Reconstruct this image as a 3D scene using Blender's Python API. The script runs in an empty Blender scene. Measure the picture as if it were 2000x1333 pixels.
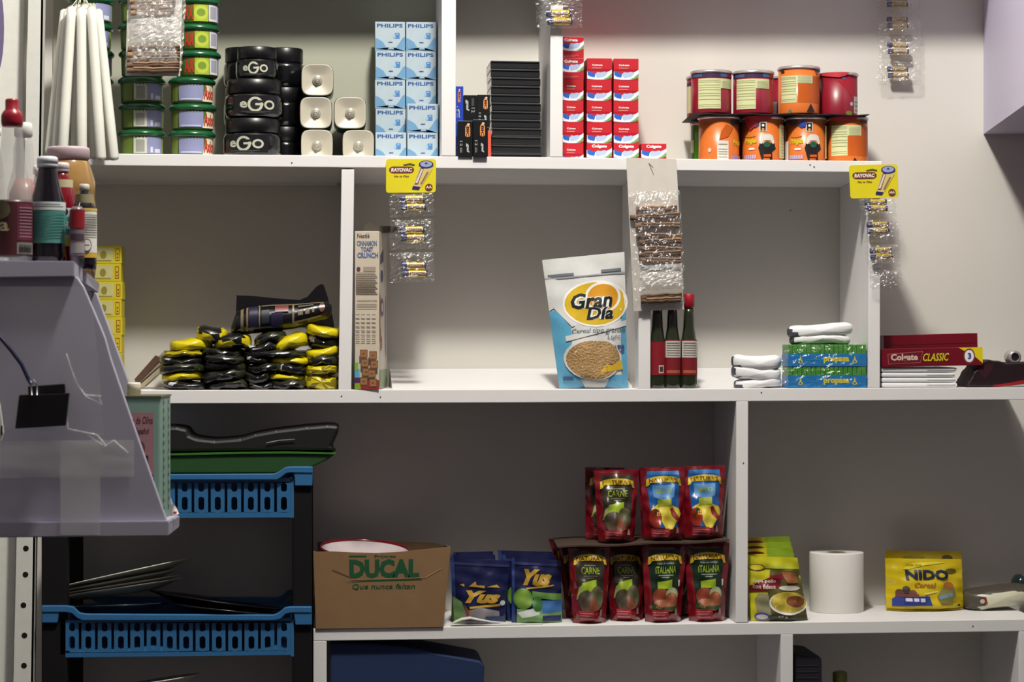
import bpy, bmesh, math, random
from mathutils import Vector, Matrix
random.seed(7)
PI = math.pi
SC = bpy.context.scene
COL = SC.collection

# ------------------------------------------------------------------ camera
FPX = 4410.0
CAM = Vector((0, -4.2, 1.35))
YAW = math.atan(350 / FPX)
PIT = math.atan(16.5 / FPX)
R_ = Vector((math.cos(YAW), -math.sin(YAW), 0))
F_ = Vector((math.sin(YAW) * math.cos(PIT), math.cos(YAW) * math.cos(PIT), -math.sin(PIT)))
U_ = R_.cross(F_)
cd = bpy.data.cameras.new('camera')
cam = bpy.data.objects.new('camera', cd)
COL.objects.link(cam)
m4 = Matrix((R_, U_, -F_)).transposed().to_4x4()
m4.translation = CAM
cam.matrix_world = m4
cd.sensor_width = 36
cd.lens = FPX / 2000 * 36
cd.clip_start = 0.05
cd.dof.use_dof = True
cd.dof.focus_distance = 3.95
cd.dof.aperture_fstop = 8
SC.camera = cam

# ------------------------------------------------------------------ light and exposure
w = bpy.data.worlds.new('room_ambience')
SC.world = w
w.use_nodes = True
w.node_tree.nodes['Background'].inputs[0].default_value = (0.95, 0.95, 1.0, 1)
w.node_tree.nodes['Background'].inputs[1].default_value = 0.17
ld = bpy.data.lights.new('ceiling_bulb', 'POINT')
ld.energy = 232
ld.shadow_soft_size = 0.10
ld.color = (1.0, 0.965, 0.88)
lo = bpy.data.objects.new('ceiling_bulb', ld)
COL.objects.link(lo)
lo.location = (0.29, -1.25, 3.3)
SC.view_settings.view_transform = 'Standard'
SC.view_settings.look = 'None'
SC.view_settings.gamma = 1
SC.view_settings.use_curve_mapping = False
SC.view_settings.exposure = 0.0


def W(px, py, Y=0.0):
    """point of the plane y = Y that the photograph shows at (px, py)"""
    d = R_ * (px - 1000) + U_ * (666.5 - py) + F_ * FPX
    t = (Y - CAM.y) / d.y
    return CAM + d * t


S = 1 / 1053.0


def sz(p, Y=0.0):
    return p * S * (4.2 + Y) / 4.2


# ------------------------------------------------------------------ materials
def lin(c):
    c = c / 255.0
    return c / 12.92 if c <= 0.04045 else ((c + 0.055) / 1.055) ** 2.4


_mc = {}


def M(r, g, b, rough=0.45, metal=0.0, trans=0.0, var=0.08, nscale=60, bump=0.0, spec=0.5, coat=0.0, name=None):
    key = (r, g, b, rough, metal, trans, var, nscale, bump, spec, coat)
    if key in _mc:
        return _mc[key]
    m = bpy.data.materials.new(name or 'surface')
    m.use_nodes = True
    nt = m.node_tree
    bs = nt.nodes['Principled BSDF']
    tc = nt.nodes.new('ShaderNodeTexCoord')
    nz = nt.nodes.new('ShaderNodeTexNoise')
    nz.inputs['Scale'].default_value = nscale
    nz.inputs['Detail'].default_value = 3
    nt.links.new(tc.outputs['Object'], nz.inputs['Vector'])
    mx = nt.nodes.new('ShaderNodeMix')
    mx.data_type = 'RGBA'
    c = [lin(r), lin(g), lin(b)]
    lo_ = [x * (1 - var) for x in c]
    hi_ = [min(1, x * (1 + var)) for x in c]
    mx.inputs[6].default_value = (*lo_, 1)
    mx.inputs[7].default_value = (*hi_, 1)
    nt.links.new(nz.outputs['Fac'], mx.inputs[0])
    nt.links.new(mx.outputs[2], bs.inputs['Base Color'])
    bs.inputs['Roughness'].default_value = rough
    bs.inputs['Metallic'].default_value = metal
    bs.inputs['Specular IOR Level'].default_value = spec
    bs.inputs['Coat Weight'].default_value = coat
    bs.inputs['Coat Roughness'].default_value = 0.12
    if trans:
        bs.inputs['Transmission Weight'].default_value = trans
        bs.inputs['IOR'].default_value = 1.3
    if bump:
        bp = nt.nodes.new('ShaderNodeBump')
        bp.inputs['Strength'].default_value = bump
        bp.inputs['Distance'].default_value = 0.004
        nt.links.new(nz.outputs['Fac'], bp.inputs['Height'])
        nt.links.new(bp.outputs['Normal'], bs.inputs['Normal'])
    _mc[key] = m
    return m


def ink(r, g, b):
    return M(r, g, b, rough=0.4, var=0.04)


def foil(r, g, b):
    return M(r, g, b, rough=0.22, var=0.1, nscale=35, bump=0.25, coat=0.3)


def make_film(name, white, gloss, bump):
    m = bpy.data.materials.new(name)
    m.use_nodes = True
    nt = m.node_tree
    nt.nodes.clear()
    out = nt.nodes.new('ShaderNodeOutputMaterial')
    tr = nt.nodes.new('ShaderNodeBsdfTransparent')
    gl = nt.nodes.new('ShaderNodeBsdfGlossy')
    gl.inputs['Roughness'].default_value = 0.16
    df = nt.nodes.new('ShaderNodeBsdfDiffuse')
    df.inputs['Color'].default_value = (.8, .8, .78, 1)
    tc = nt.nodes.new('ShaderNodeTexCoord')
    nz = nt.nodes.new('ShaderNodeTexNoise')
    nz.inputs['Scale'].default_value = 70
    nz.inputs['Detail'].default_value = 4
    nt.links.new(tc.outputs['Object'], nz.inputs['Vector'])
    bp = nt.nodes.new('ShaderNodeBump')
    bp.inputs['Strength'].default_value = bump
    bp.inputs['Distance'].default_value = 0.01
    nt.links.new(nz.outputs['Fac'], bp.inputs['Height'])
    nt.links.new(bp.outputs['Normal'], gl.inputs['Normal'])
    m1 = nt.nodes.new('ShaderNodeMixShader')
    m1.inputs[0].default_value = gloss
    nt.links.new(tr.outputs[0], m1.inputs[1])
    nt.links.new(gl.outputs[0], m1.inputs[2])
    m2 = nt.nodes.new('ShaderNodeMixShader')
    m2.inputs[0].default_value = white
    nt.links.new(m1.outputs[0], m2.inputs[1])
    nt.links.new(df.outputs[0], m2.inputs[2])
    nt.links.new(m2.outputs[0], out.inputs[0])
    return m


FILM = make_film('clear_film', 0.03, 0.16, 1.0)
FILMW = make_film('cloudy_film', 0.22, 0.14, 1.0)
SLICK = make_film('slick_film', 0.0, 0.07, 0.5)
FILMD = make_film('haze_film', 0.10, 0.05, 0.5)
GLASS = make_film('clear_bottle', 0.14, 0.14, 0.0)

WHITE = M(228, 226, 226, rough=0.5, var=0.03, nscale=14, bump=0.03, name='white_paint')
WALL = M(213, 209, 202, rough=0.85, var=0.05, nscale=5, bump=0.08, name='wall_paint')
BLACK = M(12, 11, 14, rough=0.3)
WH = ink(235, 235, 232)


# ------------------------------------------------------------------ text
_tc = {}


def glyphs(s, bold=0.0, shear=0.0):
    k = (s, bold, shear)
    if k in _tc:
        return _tc[k]
    cu = bpy.data.curves.new('t', 'FONT')
    cu.body = s
    cu.size = 1
    cu.offset = bold
    cu.shear = shear
    cu.resolution_u = 2
    cu.fill_mode = 'BOTH'
    o = bpy.data.objects.new('t', cu)
    COL.objects.link(o)
    dg = bpy.context.evaluated_depsgraph_get()
    me = bpy.data.meshes.new_from_object(o.evaluated_get(dg))
    vs = [(v.co.x, v.co.y) for v in me.vertices]
    fs = [tuple(p.vertices) for p in me.polygons]
    bpy.data.objects.remove(o)
    bpy.data.curves.remove(cu)
    bpy.data.meshes.remove(me)
    x0 = min(v[0] for v in vs); x1 = max(v[0] for v in vs)
    y0 = min(v[1] for v in vs); y1 = max(v[1] for v in vs)
    vs = [((x - x0) / (x1 - x0), (y - y0) / (y1 - y0)) for x, y in vs]
    _tc[k] = (vs, fs)
    return _tc[k]


# ------------------------------------------------------------------ mesh builder
class B:
    def __init__(s):
        s.bm = bmesh.new()
        s.mats = []

    def mi(s, m):
        if m not in s.mats:
            s.mats.append(m)
        return s.mats.index(m)

    def add(s, vs, fs, m, smooth=False):
        i = s.mi(m)
        bv = [s.bm.verts.new(v) for v in vs]
        for f in fs:
            try:
                fc = s.bm.faces.new([bv[k] for k in f])
                fc.material_index = i
                fc.smooth = smooth
            except ValueError:
                pass
        return bv

    def merge(s, tb, idx=None):
        mp = {}
        for v in tb.verts:
            mp[v] = s.bm.verts.new(v.co)
        for f in tb.faces:
            try:
                nf = s.bm.faces.new([mp[v] for v in f.verts])
                nf.material_index = f.material_index if idx is None else idx
                nf.smooth = f.smooth
            except ValueError:
                pass
        tb.free()

    def box(s, x0, x1, y0, y1, z0, z1, m, bev=0.0):
        tb = bmesh.new()
        bmesh.ops.create_cube(tb, size=1)
        for v in tb.verts:
            v.co = Vector(((x0 + x1) / 2 + v.co.x * (x1 - x0), (y0 + y1) / 2 + v.co.y * (y1 - y0), (z0 + z1) / 2 + v.co.z * (z1 - z0)))
        if bev:
            bmesh.ops.bevel(tb, geom=tb.edges[:], offset=bev, segments=2, affect='EDGES', profile=0.5)
        s.merge(tb, s.mi(m))
        return s

    def prism(s, pts, y0, y1, m, bev=0.0, back=None):
        """pts (x,z) counter-clockwise seen from the front, extruded along y"""
        n = len(pts)
        back = back or pts
        tb = bmesh.new()
        a = [tb.verts.new((p[0], y0, p[1])) for p in pts]
        b = [tb.verts.new((p[0], y1, p[1])) for p in back]
        tb.faces.new(a)
        tb.faces.new(b[::-1])
        for i in range(n):
            j = (i + 1) % n
            tb.faces.new((a[j], a[i], b[i], b[j]))
        bmesh.ops.recalc_face_normals(tb, faces=tb.faces[:])
        if bev:
            bmesh.ops.bevel(tb, geom=tb.edges[:], offset=bev, segments=2, affect='EDGES', profile=0.5)
        s.merge(tb, s.mi(m))
        return s

    def lathe(s, prof, m, n=32, c=(0, 0, 0), ax='z', cap=True, smooth=True):
        """prof: list of (r, h) or (r, h, material)"""
        rings = []
        for p in prof:
            r, h = p[0], p[1]
            ring = []
            for k in range(n):
                a = 2 * PI * k / n
                if ax == 'z':
                    co = (c[0] + r * math.cos(a), c[1] + r * math.sin(a), c[2] + h)
                elif ax == 'x':
                    co = (c[0] + h, c[1] + r * math.cos(a), c[2] + r * math.sin(a))
                else:
                    co = (c[0] + r * math.cos(a), c[1] + h, c[2] + r * math.sin(a))
                ring.append(s.bm.verts.new(co))
            rings.append(ring)
        for i in range(len(rings) - 1):
            mm = prof[i + 1][2] if len(prof[i + 1]) > 2 else m
            ii = s.mi(mm)
            for k in range(n):
                f = s.bm.faces.new((rings[i][k], rings[i][(k + 1) % n], rings[i + 1][(k + 1) % n], rings[i + 1][k]))
                f.material_index = ii
                f.smooth = smooth
        if cap:
            for ring, mm in ((rings[0][::-1], m), (rings[-1], prof[-1][2] if len(prof[-1]) > 2 else m)):
                f = s.bm.faces.new(ring)
                f.material_index = s.mi(mm)
        return s

    def tube(s, pts, r, m, n=8):
        pts = [Vector(p) for p in pts]
        rings = []
        for i, p in enumerate(pts):
            t = (pts[min(i + 1, len(pts) - 1)] - pts[max(i - 1, 0)]).normalized()
            up = Vector((0, 0, 1)) if abs(t.z) < 0.9 else Vector((0, 1, 0))
            a = t.cross(up).normalized()
            b = t.cross(a)
            rr = r[i] if isinstance(r, (list, tuple)) else r
            rings.append([s.bm.verts.new(p + (a * math.cos(2 * PI * k / n) + b * math.sin(2 * PI * k / n)) * rr) for k in range(n)])
        ii = s.mi(m)
        for i in range(len(rings) - 1):
            for k in range(n):
                f = s.bm.faces.new((rings[i][k], rings[i][(k + 1) % n], rings[i + 1][(k + 1) % n], rings[i + 1][k]))
                f.material_index = ii
                f.smooth = True
        for ring in (rings[0], rings[-1][::-1]):
            f = s.bm.faces.new(ring)
            f.material_index = ii
        return s

    def surf(s, fn, nu, nv, m, smooth=True, flip=False):
        ii = s.mi(m)
        g = [[s.bm.verts.new(fn(i / nu, j / nv)) for j in range(nv + 1)] for i in range(nu + 1)]
        for i in range(nu):
            for j in range(nv):
                q = (g[i][j], g[i + 1][j], g[i + 1][j + 1], g[i][j + 1])
                f = s.bm.faces.new(q[::-1] if flip else q)
                f.material_index = ii
                f.smooth = smooth
        return s

    def art(s, items, mapf, grid=None, d0=0.0003, step=0.00009):
        tb = bmesh.new()
        for k, it in enumerate(items):
            z = d0 + k * step
            kind = it[0]
            if kind == 'r':
                _, u0, v0, u1, v1, m = it
                P = [[(u0, v0), (u1, v0), (u1, v1), (u0, v1)]]
            elif kind == 'p':
                P = [it[1]]
                m = it[2]
            elif kind == 'e':
                _, cu, cv, ru, rv, m = it[:6]
                n = 24
                P = [[(cu + ru * math.cos(2 * PI * q / n), cv + rv * math.sin(2 * PI * q / n)) for q in range(n)]]
            elif kind == 't':
                _, txt, u0, v0, u1, v1, m = it[:7]
                bold = it[7] if len(it) > 7 else 0.0
                sh = it[8] if len(it) > 8 else 0.0
                rot = it[9] if len(it) > 9 else 0
                arc = it[10] if len(it) > 10 else 0.0
                gv, gf = glyphs(txt, bold, sh)
                vv = []
                for a, b in gv:
                    if rot == 0:
                        uu, v_ = u0 + a * (u1 - u0), v0 + b * (v1 - v0)
                    elif rot == -90:
                        uu, v_ = u0 + b * (u1 - u0), v1 - a * (v1 - v0)
                    else:
                        uu, v_ = u1 - b * (u1 - u0), v0 + a * (v1 - v0)
                    v_ += arc * (1 - (2 * a - 1) ** 2) if rot == 0 else 0
                    vv.append(tb.verts.new((uu, v_, z)))
                ii = s.mi(m)
                for f in gf:
                    try:
                        fc = tb.faces.new([vv[q] for q in f])
                        fc.material_index = ii
                    except ValueError:
                        pass
                continue
            for pts in P:
                f = tb.faces.new([tb.verts.new((a, b, z)) for a, b in pts])
                f.material_index = s.mi(m)
        if grid:
            bmesh.ops.triangulate(tb, faces=tb.faces[:])
            for ax, n in ((0, grid[0]), (1, grid[1])):
                for i in range(1, n):
                    co = [0, 0, 0]; no = [0, 0, 0]
                    co[ax] = i / n; no[ax] = 1
                    bmesh.ops.bisect_plane(tb, geom=tb.verts[:] + tb.edges[:] + tb.faces[:], plane_co=co, plane_no=no, dist=1e-6)
        for v in tb.verts:
            v.co = Vector(mapf(v.co.x, v.co.y, v.co.z))
        if grid:
            for f in tb.faces:
                f.smooth = True
        s.merge(tb)
        return s

    def obj(s, name, parent=None, loc=None, auto=True):
        me = bpy.data.meshes.new(name)
        s.bm.to_mesh(me)
        s.bm.free()
        for m in s.mats:
            me.materials.append(m)
        o = bpy.data.objects.new(name, me)
        COL.objects.link(o)
        if parent:
            o.parent = parent
        if loc is not None:
            o.location = loc
        return o


def tag(o, label, cat, group=None):
    o['label'] = label
    o['category'] = cat
    if group:
        o['group'] = group
    return o


def thing(name, label, cat, loc, group=None, rot=(0, 0, 0)):
    o = bpy.data.objects.new(name, None)
    o.empty_display_size = 0.02
    COL.objects.link(o)
    o.location = loc
    o.rotation_euler = rot
    return tag(o, label, cat, group)


def dup(o, loc, label, rot=None, scale=None):
    c = o.copy()
    COL.objects.link(c)
    c.location = loc
    c['label'] = label
    if rot is not None:
        c.rotation_euler = rot
    if scale is not None:
        c.scale = scale
    for ch in o.children:
        d = ch.copy()
        COL.objects.link(d)
        d.parent = c
        for g in ch.children:
            e = g.copy()
            COL.objects.link(e)
            e.parent = d
    return c


def flat(w_, h_, y0=0.0, cx=0.0, z0=0.0):
    return lambda u, v, d=0.0: (cx - w_ / 2 + u * w_, y0 - d, z0 + v * h_)


def cyl(R, h_, span, z0=0.0, off=0.0):
    def f(u, v, d=0.0):
        a = (u - 0.5) * span + off
        return ((R + d) * math.sin(a), -(R + d) * math.cos(a), z0 + v * h_)
    return f


def struct(o):
    o['kind'] = 'structure'
    return o


DW = 0.245                      # depth of the shelving
TIER = {1: (W(175, 300), W(1723, 316)), 2: (W(240, 763), W(2010, 757)), 3: (W(612, 1229), W(2010, 1210))}
TILT = {1: -0.055, 2: 0.0, 3: 0.0}


def zf(t, X, Y=0.0):
    a, b = TIER[t]
    return a.z + (b.z - a.z) * (X - a.x) / (b.x - a.x) + TILT[t] * max(0, Y)


def XW(px, Y=0.0):
    return W(px, 650, Y).x


def onshelf(t, px, Y):
    """floor point of tier t below photo column px at depth Y"""
    X = XW(px, Y)
    return Vector((X, Y, zf(t, X, Y) + 0.0004))
TIER[4] = (W(612, 1700), W(2010, 1690)); TILT[4] = 0
# ------------------------------------------------------------------ room
XL, XR = -1.5, 2.2
b = B(); b.box(XL, XR, DW, DW + .12, 0, 3.8, WALL); struct(b.obj('wall_back'))
WALL2 = M(106, 102, 110, rough=.85, name='side_wall_paint')
b = B(); b.box(XL - .12, XL, -4.6, DW + .12, 0, 3.8, WALL2); struct(b.obj('wall_left'))
b = B(); b.box(XR, XR + .12, -4.6, DW + .12, 0, 3.8, WALL2); struct(b.obj('wall_right'))
b = B(); b.box(XL - .12, XR + .12, -4.72, -4.6, 0, 3.8, WALL2); struct(b.obj('wall_front'))
b = B(); b.box(XL - .12, XR + .12, -4.72, DW + .12, 3.8, 3.9, M(178, 174, 172, rough=.9)); struct(b.obj('ceiling'))
b = B(); b.box(XL - .12, XR + .12, -4.72, DW + .12, -.1, 0, M(54, 52, 54, rough=.6, nscale=8)); struct(b.obj('floor'))
# white painted door leaf left of the shelves
pL = [W(-160, 1800, -.02), W(20, 1800, -.02), W(50, -120, -.02), W(-160, -120, -.02)]
b = B(); b.prism([(p.x, p.z) for p in pL], -.02, .02, M(222, 222, 214, rough=.4), bev=.002)
b.art([('e', .5, .5, .5, .5, M(106, 98, 132, rough=.5))], lambda u, v, d: (W(-28 + u * 36, 0, -.02).x, -.02 - d, W(0, 150 - v * 190, -.02).z))
struct(b.obj('door_1'))

# ------------------------------------------------------------------ shelving
shelf = thing('wall_shelving', 'white painted wooden wall shelving with boards and upright dividers', 'shelving', (0, 0, 0))


def quad(pts, Y=0.0):
    return [(W(x, y, Y).x, W(x, y, Y).z) for x, y in pts]


def board(pts, name, drop=0.0, depth=DW, seg=1):
    q = quad(pts)
    bq = [(x, z + drop) for x, z in q]
    b = B(); b.prism(q, 0, depth - .0005, WHITE, bev=.0012, back=bq)
    return b.obj(name, shelf)


board([(60, -180), (1935, -180), (1935, -204), (60, -204)], 'shelf_board')
board([(100, 322.5), (1000, 330), (1723, 337), (1723, 315), (1000, 306.5), (230, 300.3), (100, 299)], 'shelf_board', drop=TILT[1] * DW)
board([(240, 789), (1000, 787), (2030, 781), (2030, 757), (1000, 761), (240, 763)], 'shelf_board')
board([(612, 1253), (2030, 1233.5), (2030, 1209.7), (612, 1229)], 'shelf_board')
board([(612, 1724), (2030, 1714), (2030, 1690), (612, 1700)], 'shelf_board')


def divider(pts):
    return board(pts, 'divider')


b = B()
q = quad([(862, 304.5), (890, 305), (891, -180), (863, -180)])
b.prism(q, 0, DW - .0005, WHITE, bev=.0012, back=[(q[0][0], q[0][1] - .0132), (q[1][0], q[1][1] - .0132), q[2], q[3]]); b.obj('divider', shelf)
b = B()
q = quad([(1074, 306.5), (1099, 307), (1100, -180), (1076, -180)])
b.prism(q, 0, DW - .0005, WHITE, bev=.0012, back=[(q[0][0], q[0][1] - .0132), (q[1][0], q[1][1] - .0132), q[2], q[3]]); b.obj('divider', shelf)
for pts in ([(661, 762), (686, 762), (692, 331), (667, 331)],
            [(1247, 760), (1270.5, 760), (1272, 334), (1248, 334)],
            [(1696, 758), (1719, 758), (1720, 337), (1697, 337)]):
    q = quad(pts)
    b = B(); b.prism(q, 0.001, DW - .0005, WHITE, bev=.0012, back=[q[0], q[1], (q[2][0], q[2][1] - .0132), (q[3][0], q[3][1] - .0132)]); b.obj('divider', shelf)
divider([(1437, 1217), (1460.5, 1217), (1461.5, 784.5), (1438, 784.5)])
divider([(612, 2050), (638, 2050), (638, 1253), (612, 1253)])
divider([(1524, 1700), (1548, 1700), (1549, 1240), (1525, 1240)])
divider([(1990, 2050), (2014, 2050), (2014, 1234), (1990, 1234)])
# sloping back ledges that close the corner between middle shelf and wall
for a, c in ((768, 1246), (1273, 1695)):
    xa, xc = XW(a), XW(c)
    z0 = zf(2, (xa + xc) / 2)
    b = B()
    vs = []
    for x in (xa, xc):
        z = zf(2, x)
        vs += [(x, .078, z - .001), (x, DW - .001, z - .001), (x, DW - .001, z + .0345), (x, .078, z + .0015)]
    b.add(vs, [(3, 2, 1, 0), (4, 5, 6, 7), (0, 4, 7, 3), (3, 7, 6, 2), (1, 2, 6, 5), (0, 1, 5, 4)], WHITE)
    b.obj('sloping_ledge', shelf)
for a, c in ((150, 661), (693, 1247), (1272, 1696)):
    xa, xc = XW(a) + .002, XW(c) - .002
    zt = W((a + c) / 2, 352, DW - .012).z
    zb = W((a + c) / 2, 361, DW - .012).z
    b = B(); b.box(xa, xc, DW - .014, DW - .001, zb, zt, WHITE); b.obj('cleat', shelf)
# grey green backing panel of the top left compartment
pa, pc = W(104, 0, DW - .004), W(859, 0, DW - .004)
b = B(); b.box(pa.x, pc.x, DW - .004, DW - .0005, TIER[1][0].z - .010, TIER[1][0].z + .42, M(176, 176, 160, rough=.8, nscale=6)); b.obj('backing_panel', shelf)
# nails and knots on the board edges
b = B()
for x, y in ((570, 318), (1582, 322), (1590, 326), (1595, 398), (667, 774), (743, 776), (1487, 767), (1900, 1224), (1452, 905)):
    p = W(x, y, -.0002)
    b.lathe([(.0014, -.0008), (.0010, 0)], M(70, 62, 55), n=8, c=(p.x, 0 if y != 398 else DW - .0002, p.z), ax='y')
b.obj('nail', shelf)

# perforated white metal upright left of the shelves
b = B()
UPR = M(212, 212, 205, rough=.45)
q = quad([(14, 1900), (56, 1900), (86, -120), (58, -120)], -.05)
b.prism(q, -.05, -.047, UPR)
q2 = quad([(52, 1900), (56, 1900), (86, -120), (82, -120)], -.05)
b.prism(q2, -.05, -.015, UPR)
for y in [1072, 1123, 1183, 1242, 1301, 1360]:
    x = 70 - (y + 120) / 2020 * 33
    if y in (1183,): x -= 3
    p = W(x, y, -.0503)
    b.lathe([(.0052, 0), (.0050, -.0004)], M(18, 16, 16), n=14, c=(p.x, -.0501, p.z), ax='y')
tag(b.obj('perforated_upright'), 'white perforated metal upright beside the shelves at far left', 'upright')

# small wall mounted cabinet at right
CB = M(196, 190, 214, rough=.5, var=.03)
p1 = W(1921, 262, DW - .001); p2 = W(2004, 203, -.35)
zc = p1.z
b = B()
vs = []
for z in (zc, zc + .62):
    vs += [(p1.x, p1.y, z), (p2.x, p2.y, z), (p2.x + .45, p2.y, z), (p1.x + .45, p1.y, z)]
b.add(vs, [(0, 1, 2, 3), (4, 7, 6, 5), (0, 4, 5, 1), (1, 5, 6, 2), (2, 6, 7, 3), (3, 7, 4, 0)], CB)
tag(b.obj('hanging_cabinet'), 'pale lavender cabinet on the wall at the top right corner', 'cabinet')

# ------------------------------------------------------------------ left rack in front
YA, YB_ = -1.0, -.80
RK = M(158, 156, 172, rough=.55, var=.05, nscale=12, bump=.1)
rack = thing('slanted_rack', 'grey white slanted side rack at left with bottles on its top board', 'rack', (0, 0, 0))


def panel(pts, Y0, Y1, name, m=RK, par=None):
    b = B(); b.prism(quad(pts, Y0), Y0, Y1, m, bev=.0015)
    return b.obj(name, par or rack)


def slab(near, far, name):
    """near, far: 4 px points each (left-bottom, right-bottom, right-top, left-top)"""
    b = B()
    a = [W(x, y, YA - .012) for x, y in near]
    c = [W(x, y, YB_ + .012) for x, y in far]
    n = 4
    vs = [tuple(v) for v in a + c]
    b.add(vs, [(0, 1, 2, 3), (7, 6, 5, 4)] + [(j, i, i + 4, j + 4) for i, j in ((0, 1), (1, 2), (2, 3), (3, 0))], RK)
    bmesh.ops.recalc_face_normals(b.bm, faces=b.bm.faces[:])
    bmesh.ops.bevel(b.bm, geom=b.bm.edges[:], offset=.0015, segments=2, affect='EDGES')
    return b.obj(name, rack)


slab([(-150, 545), (144, 541), (145, 510), (-150, 508)], [(-150, 576), (192, 573), (195, 553), (-150, 551)], 'top_board')
slab([(-150, 1052), (329, 1048), (329, 1018), (-150, 1022)], [(-150, 1034), (350, 1031), (351, 1007), (-150, 1010)], 'bottom_board')
panel([(-120, 1021), (326, 1019), (240, 770), (216, 700), (205, 660), (197, 640), (163, 560), (150, 541), (-120, 543)], YA, YA + .016, 'side_panel')
panel([(-60, 1012), (345, 1010), (262, 775), (188, 572), (-60, 575)], YB_ - .016, YB_, 'side_panel')
# tape and film on the near panel
TP = make_film('tape', 0.30, 0.12, 0.15)


def ypatch(pts, name, m, par, Y, wr=.0015, n=10, seed=1, bulge=0.0):
    """wrinkled film between 4 px corners (bl, br, tr, tl)"""
    rnd = random.Random(seed)
    P = [W(x, y, Y) for x, y in pts]
    off = [[rnd.uniform(-wr, wr) for _ in range(n + 1)] for _ in range(n + 1)]

    def fn(u, v):
        a = P[0].lerp(P[1], u); c = P[3].lerp(P[2], u)
        p = a.lerp(c, v)
        i, j = round(u * n), round(v * n)
        p.y += off[i][j] - bulge * (4 * u * (1 - u)) * (4 * v * (1 - v))
        p.x += off[j][i] * .6
        return p
    b = B(); b.surf(fn, n, n, m, smooth=True)
    return b.obj(name, par)


ypatch([(0, 862), (262, 860), (262, 932), (0, 934)][::1], 'tape_strip', TP, rack, YA - .003, .0005, 8, 3)
ypatch([(118, 1045), (196, 1045), (196, 860), (118, 862)], 'tape_strip', TP, rack, YA - .0145, .0004, 6, 4)

bag = thing('clear_plastic_bag', 'crumpled clear plastic bag hung on the side of the slanted rack', 'bag', (0, 0, 0))
ypatch([(-30, 835), (205, 850), (178, 560), (-30, 560)], 'bag_film', FILMD, bag, YA - .012, .0012, 6, 5, .004)
b = B()
for pts in ([(130, 690), (150, 750), (168, 775), (200, 790), (190, 770)], [(170, 850), (205, 872), (222, 860), (250, 885)], [(165, 772), (198, 774)], [(128, 790), (133, 838), (190, 850), (205, 868)]):
    b.tube([W(x, y, YA - .018) for x, y in pts], .0012, FILMW, 6)
b.obj('bag_fold', bag)

clip = thing('black_binder_clip', 'black binder clip gripping the clear bag on the rack', 'clip', (0, 0, 0))
b = B(); b.prism(quad([(29, 838), (128, 832), (135, 768), (37, 772)], YA - .035), YA - .035, YA - .024, BLACK, bev=.0015); b.obj('clip_body', clip)
b = B(); b.prism(quad([(56, 772), (128, 768), (127, 750), (55, 755)], YA - .024), YA - .028, YA - .020, BLACK, bev=.001); b.obj('clip_spine', clip)
b = B(); b.tube([W(x, y, YA - .037) for x, y in ((62, 772), (61, 752), (66, 742), (72, 752), (72, 772))], .0012, M(150, 150, 150, metal=.8), 8); b.obj('clip_handle', clip)
b = B(); b.tube([W(x, y, YA - .034) for x, y in ((-30, 640), (0, 659), (22, 685), (42, 712), (55, 740), (62, 752))], .0028, M(28, 28, 62, rough=.35), 10)
b.obj('blue_cord', clip)
b = B()
b.prism(quad([(-12, 865), (4, 862), (8, 845), (5, 820), (1, 790), (-12, 760)], YA - .03), YA - .034, YA - .028, M(215, 213, 205), bev=.001)
b.prism(quad([(2, 850), (5, 850), (5, 832), (2, 832)], YA - .0345), YA - .0348, YA - .0338, BLACK)
tag(b.obj('white_tag'), 'white rounded plastic tag at the left edge of the photo', 'tag')


def slabz(Y):
    """height of the sloping top board of the rack"""
    t = (Y - (YA - .012)) / (YB_ + .012 - YA + .012)
    return W(100, 509, YA - .012).z * (1 - t) + W(150, 552.5, YB_ + .012).z * t


def bottle(name, label, cx, Y, base_z, prof, m, n=36, cap=None, capm=None, labels=(), liquid=None, group=None, cat='bottle'):
    """prof: (radius px, y px) from top to base; cap the same"""
    x = XW(cx, Y)
    t = thing(name, label, cat, (x, Y, base_z), group)
    H = lambda py: W(cx, py, Y).z - base_z
    p = [(sz(r, Y), max(0.0, H(y))) for r, y in prof][::-1]
    p[0] = (p[0][0], 0.0)
    b = B(); b.lathe(p, m, n); b.obj('body', t)
    if liquid:
        lp = [(sz(r, Y) - .0015, max(.002, H(y))) for r, y in liquid[0]][::-1]
        b = B(); b.lathe(lp, liquid[1], n); b.obj('contents', t)
    if cap:
        b = B(); b.lathe([(sz(r, Y), H(y)) for r, y in cap][::-1], capm, n)
        b.obj('cap', t)
    for (r, ytop, ybot, base, span, off, items) in labels:
        R = sz(r, Y) + .0004
        z0, z1 = H(ybot), H(ytop)
        mf = cyl(R, z1 - z0, span, z0, off)
        b = B(); b.surf(lambda u, v: mf(u, v), 24, 1, base)
        b.art(items, mf, grid=(20, 1)); b.obj('label', t)
    return t


BL = M(196, 198, 208, rough=.5)
tx = ink(70, 110, 100)
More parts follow.
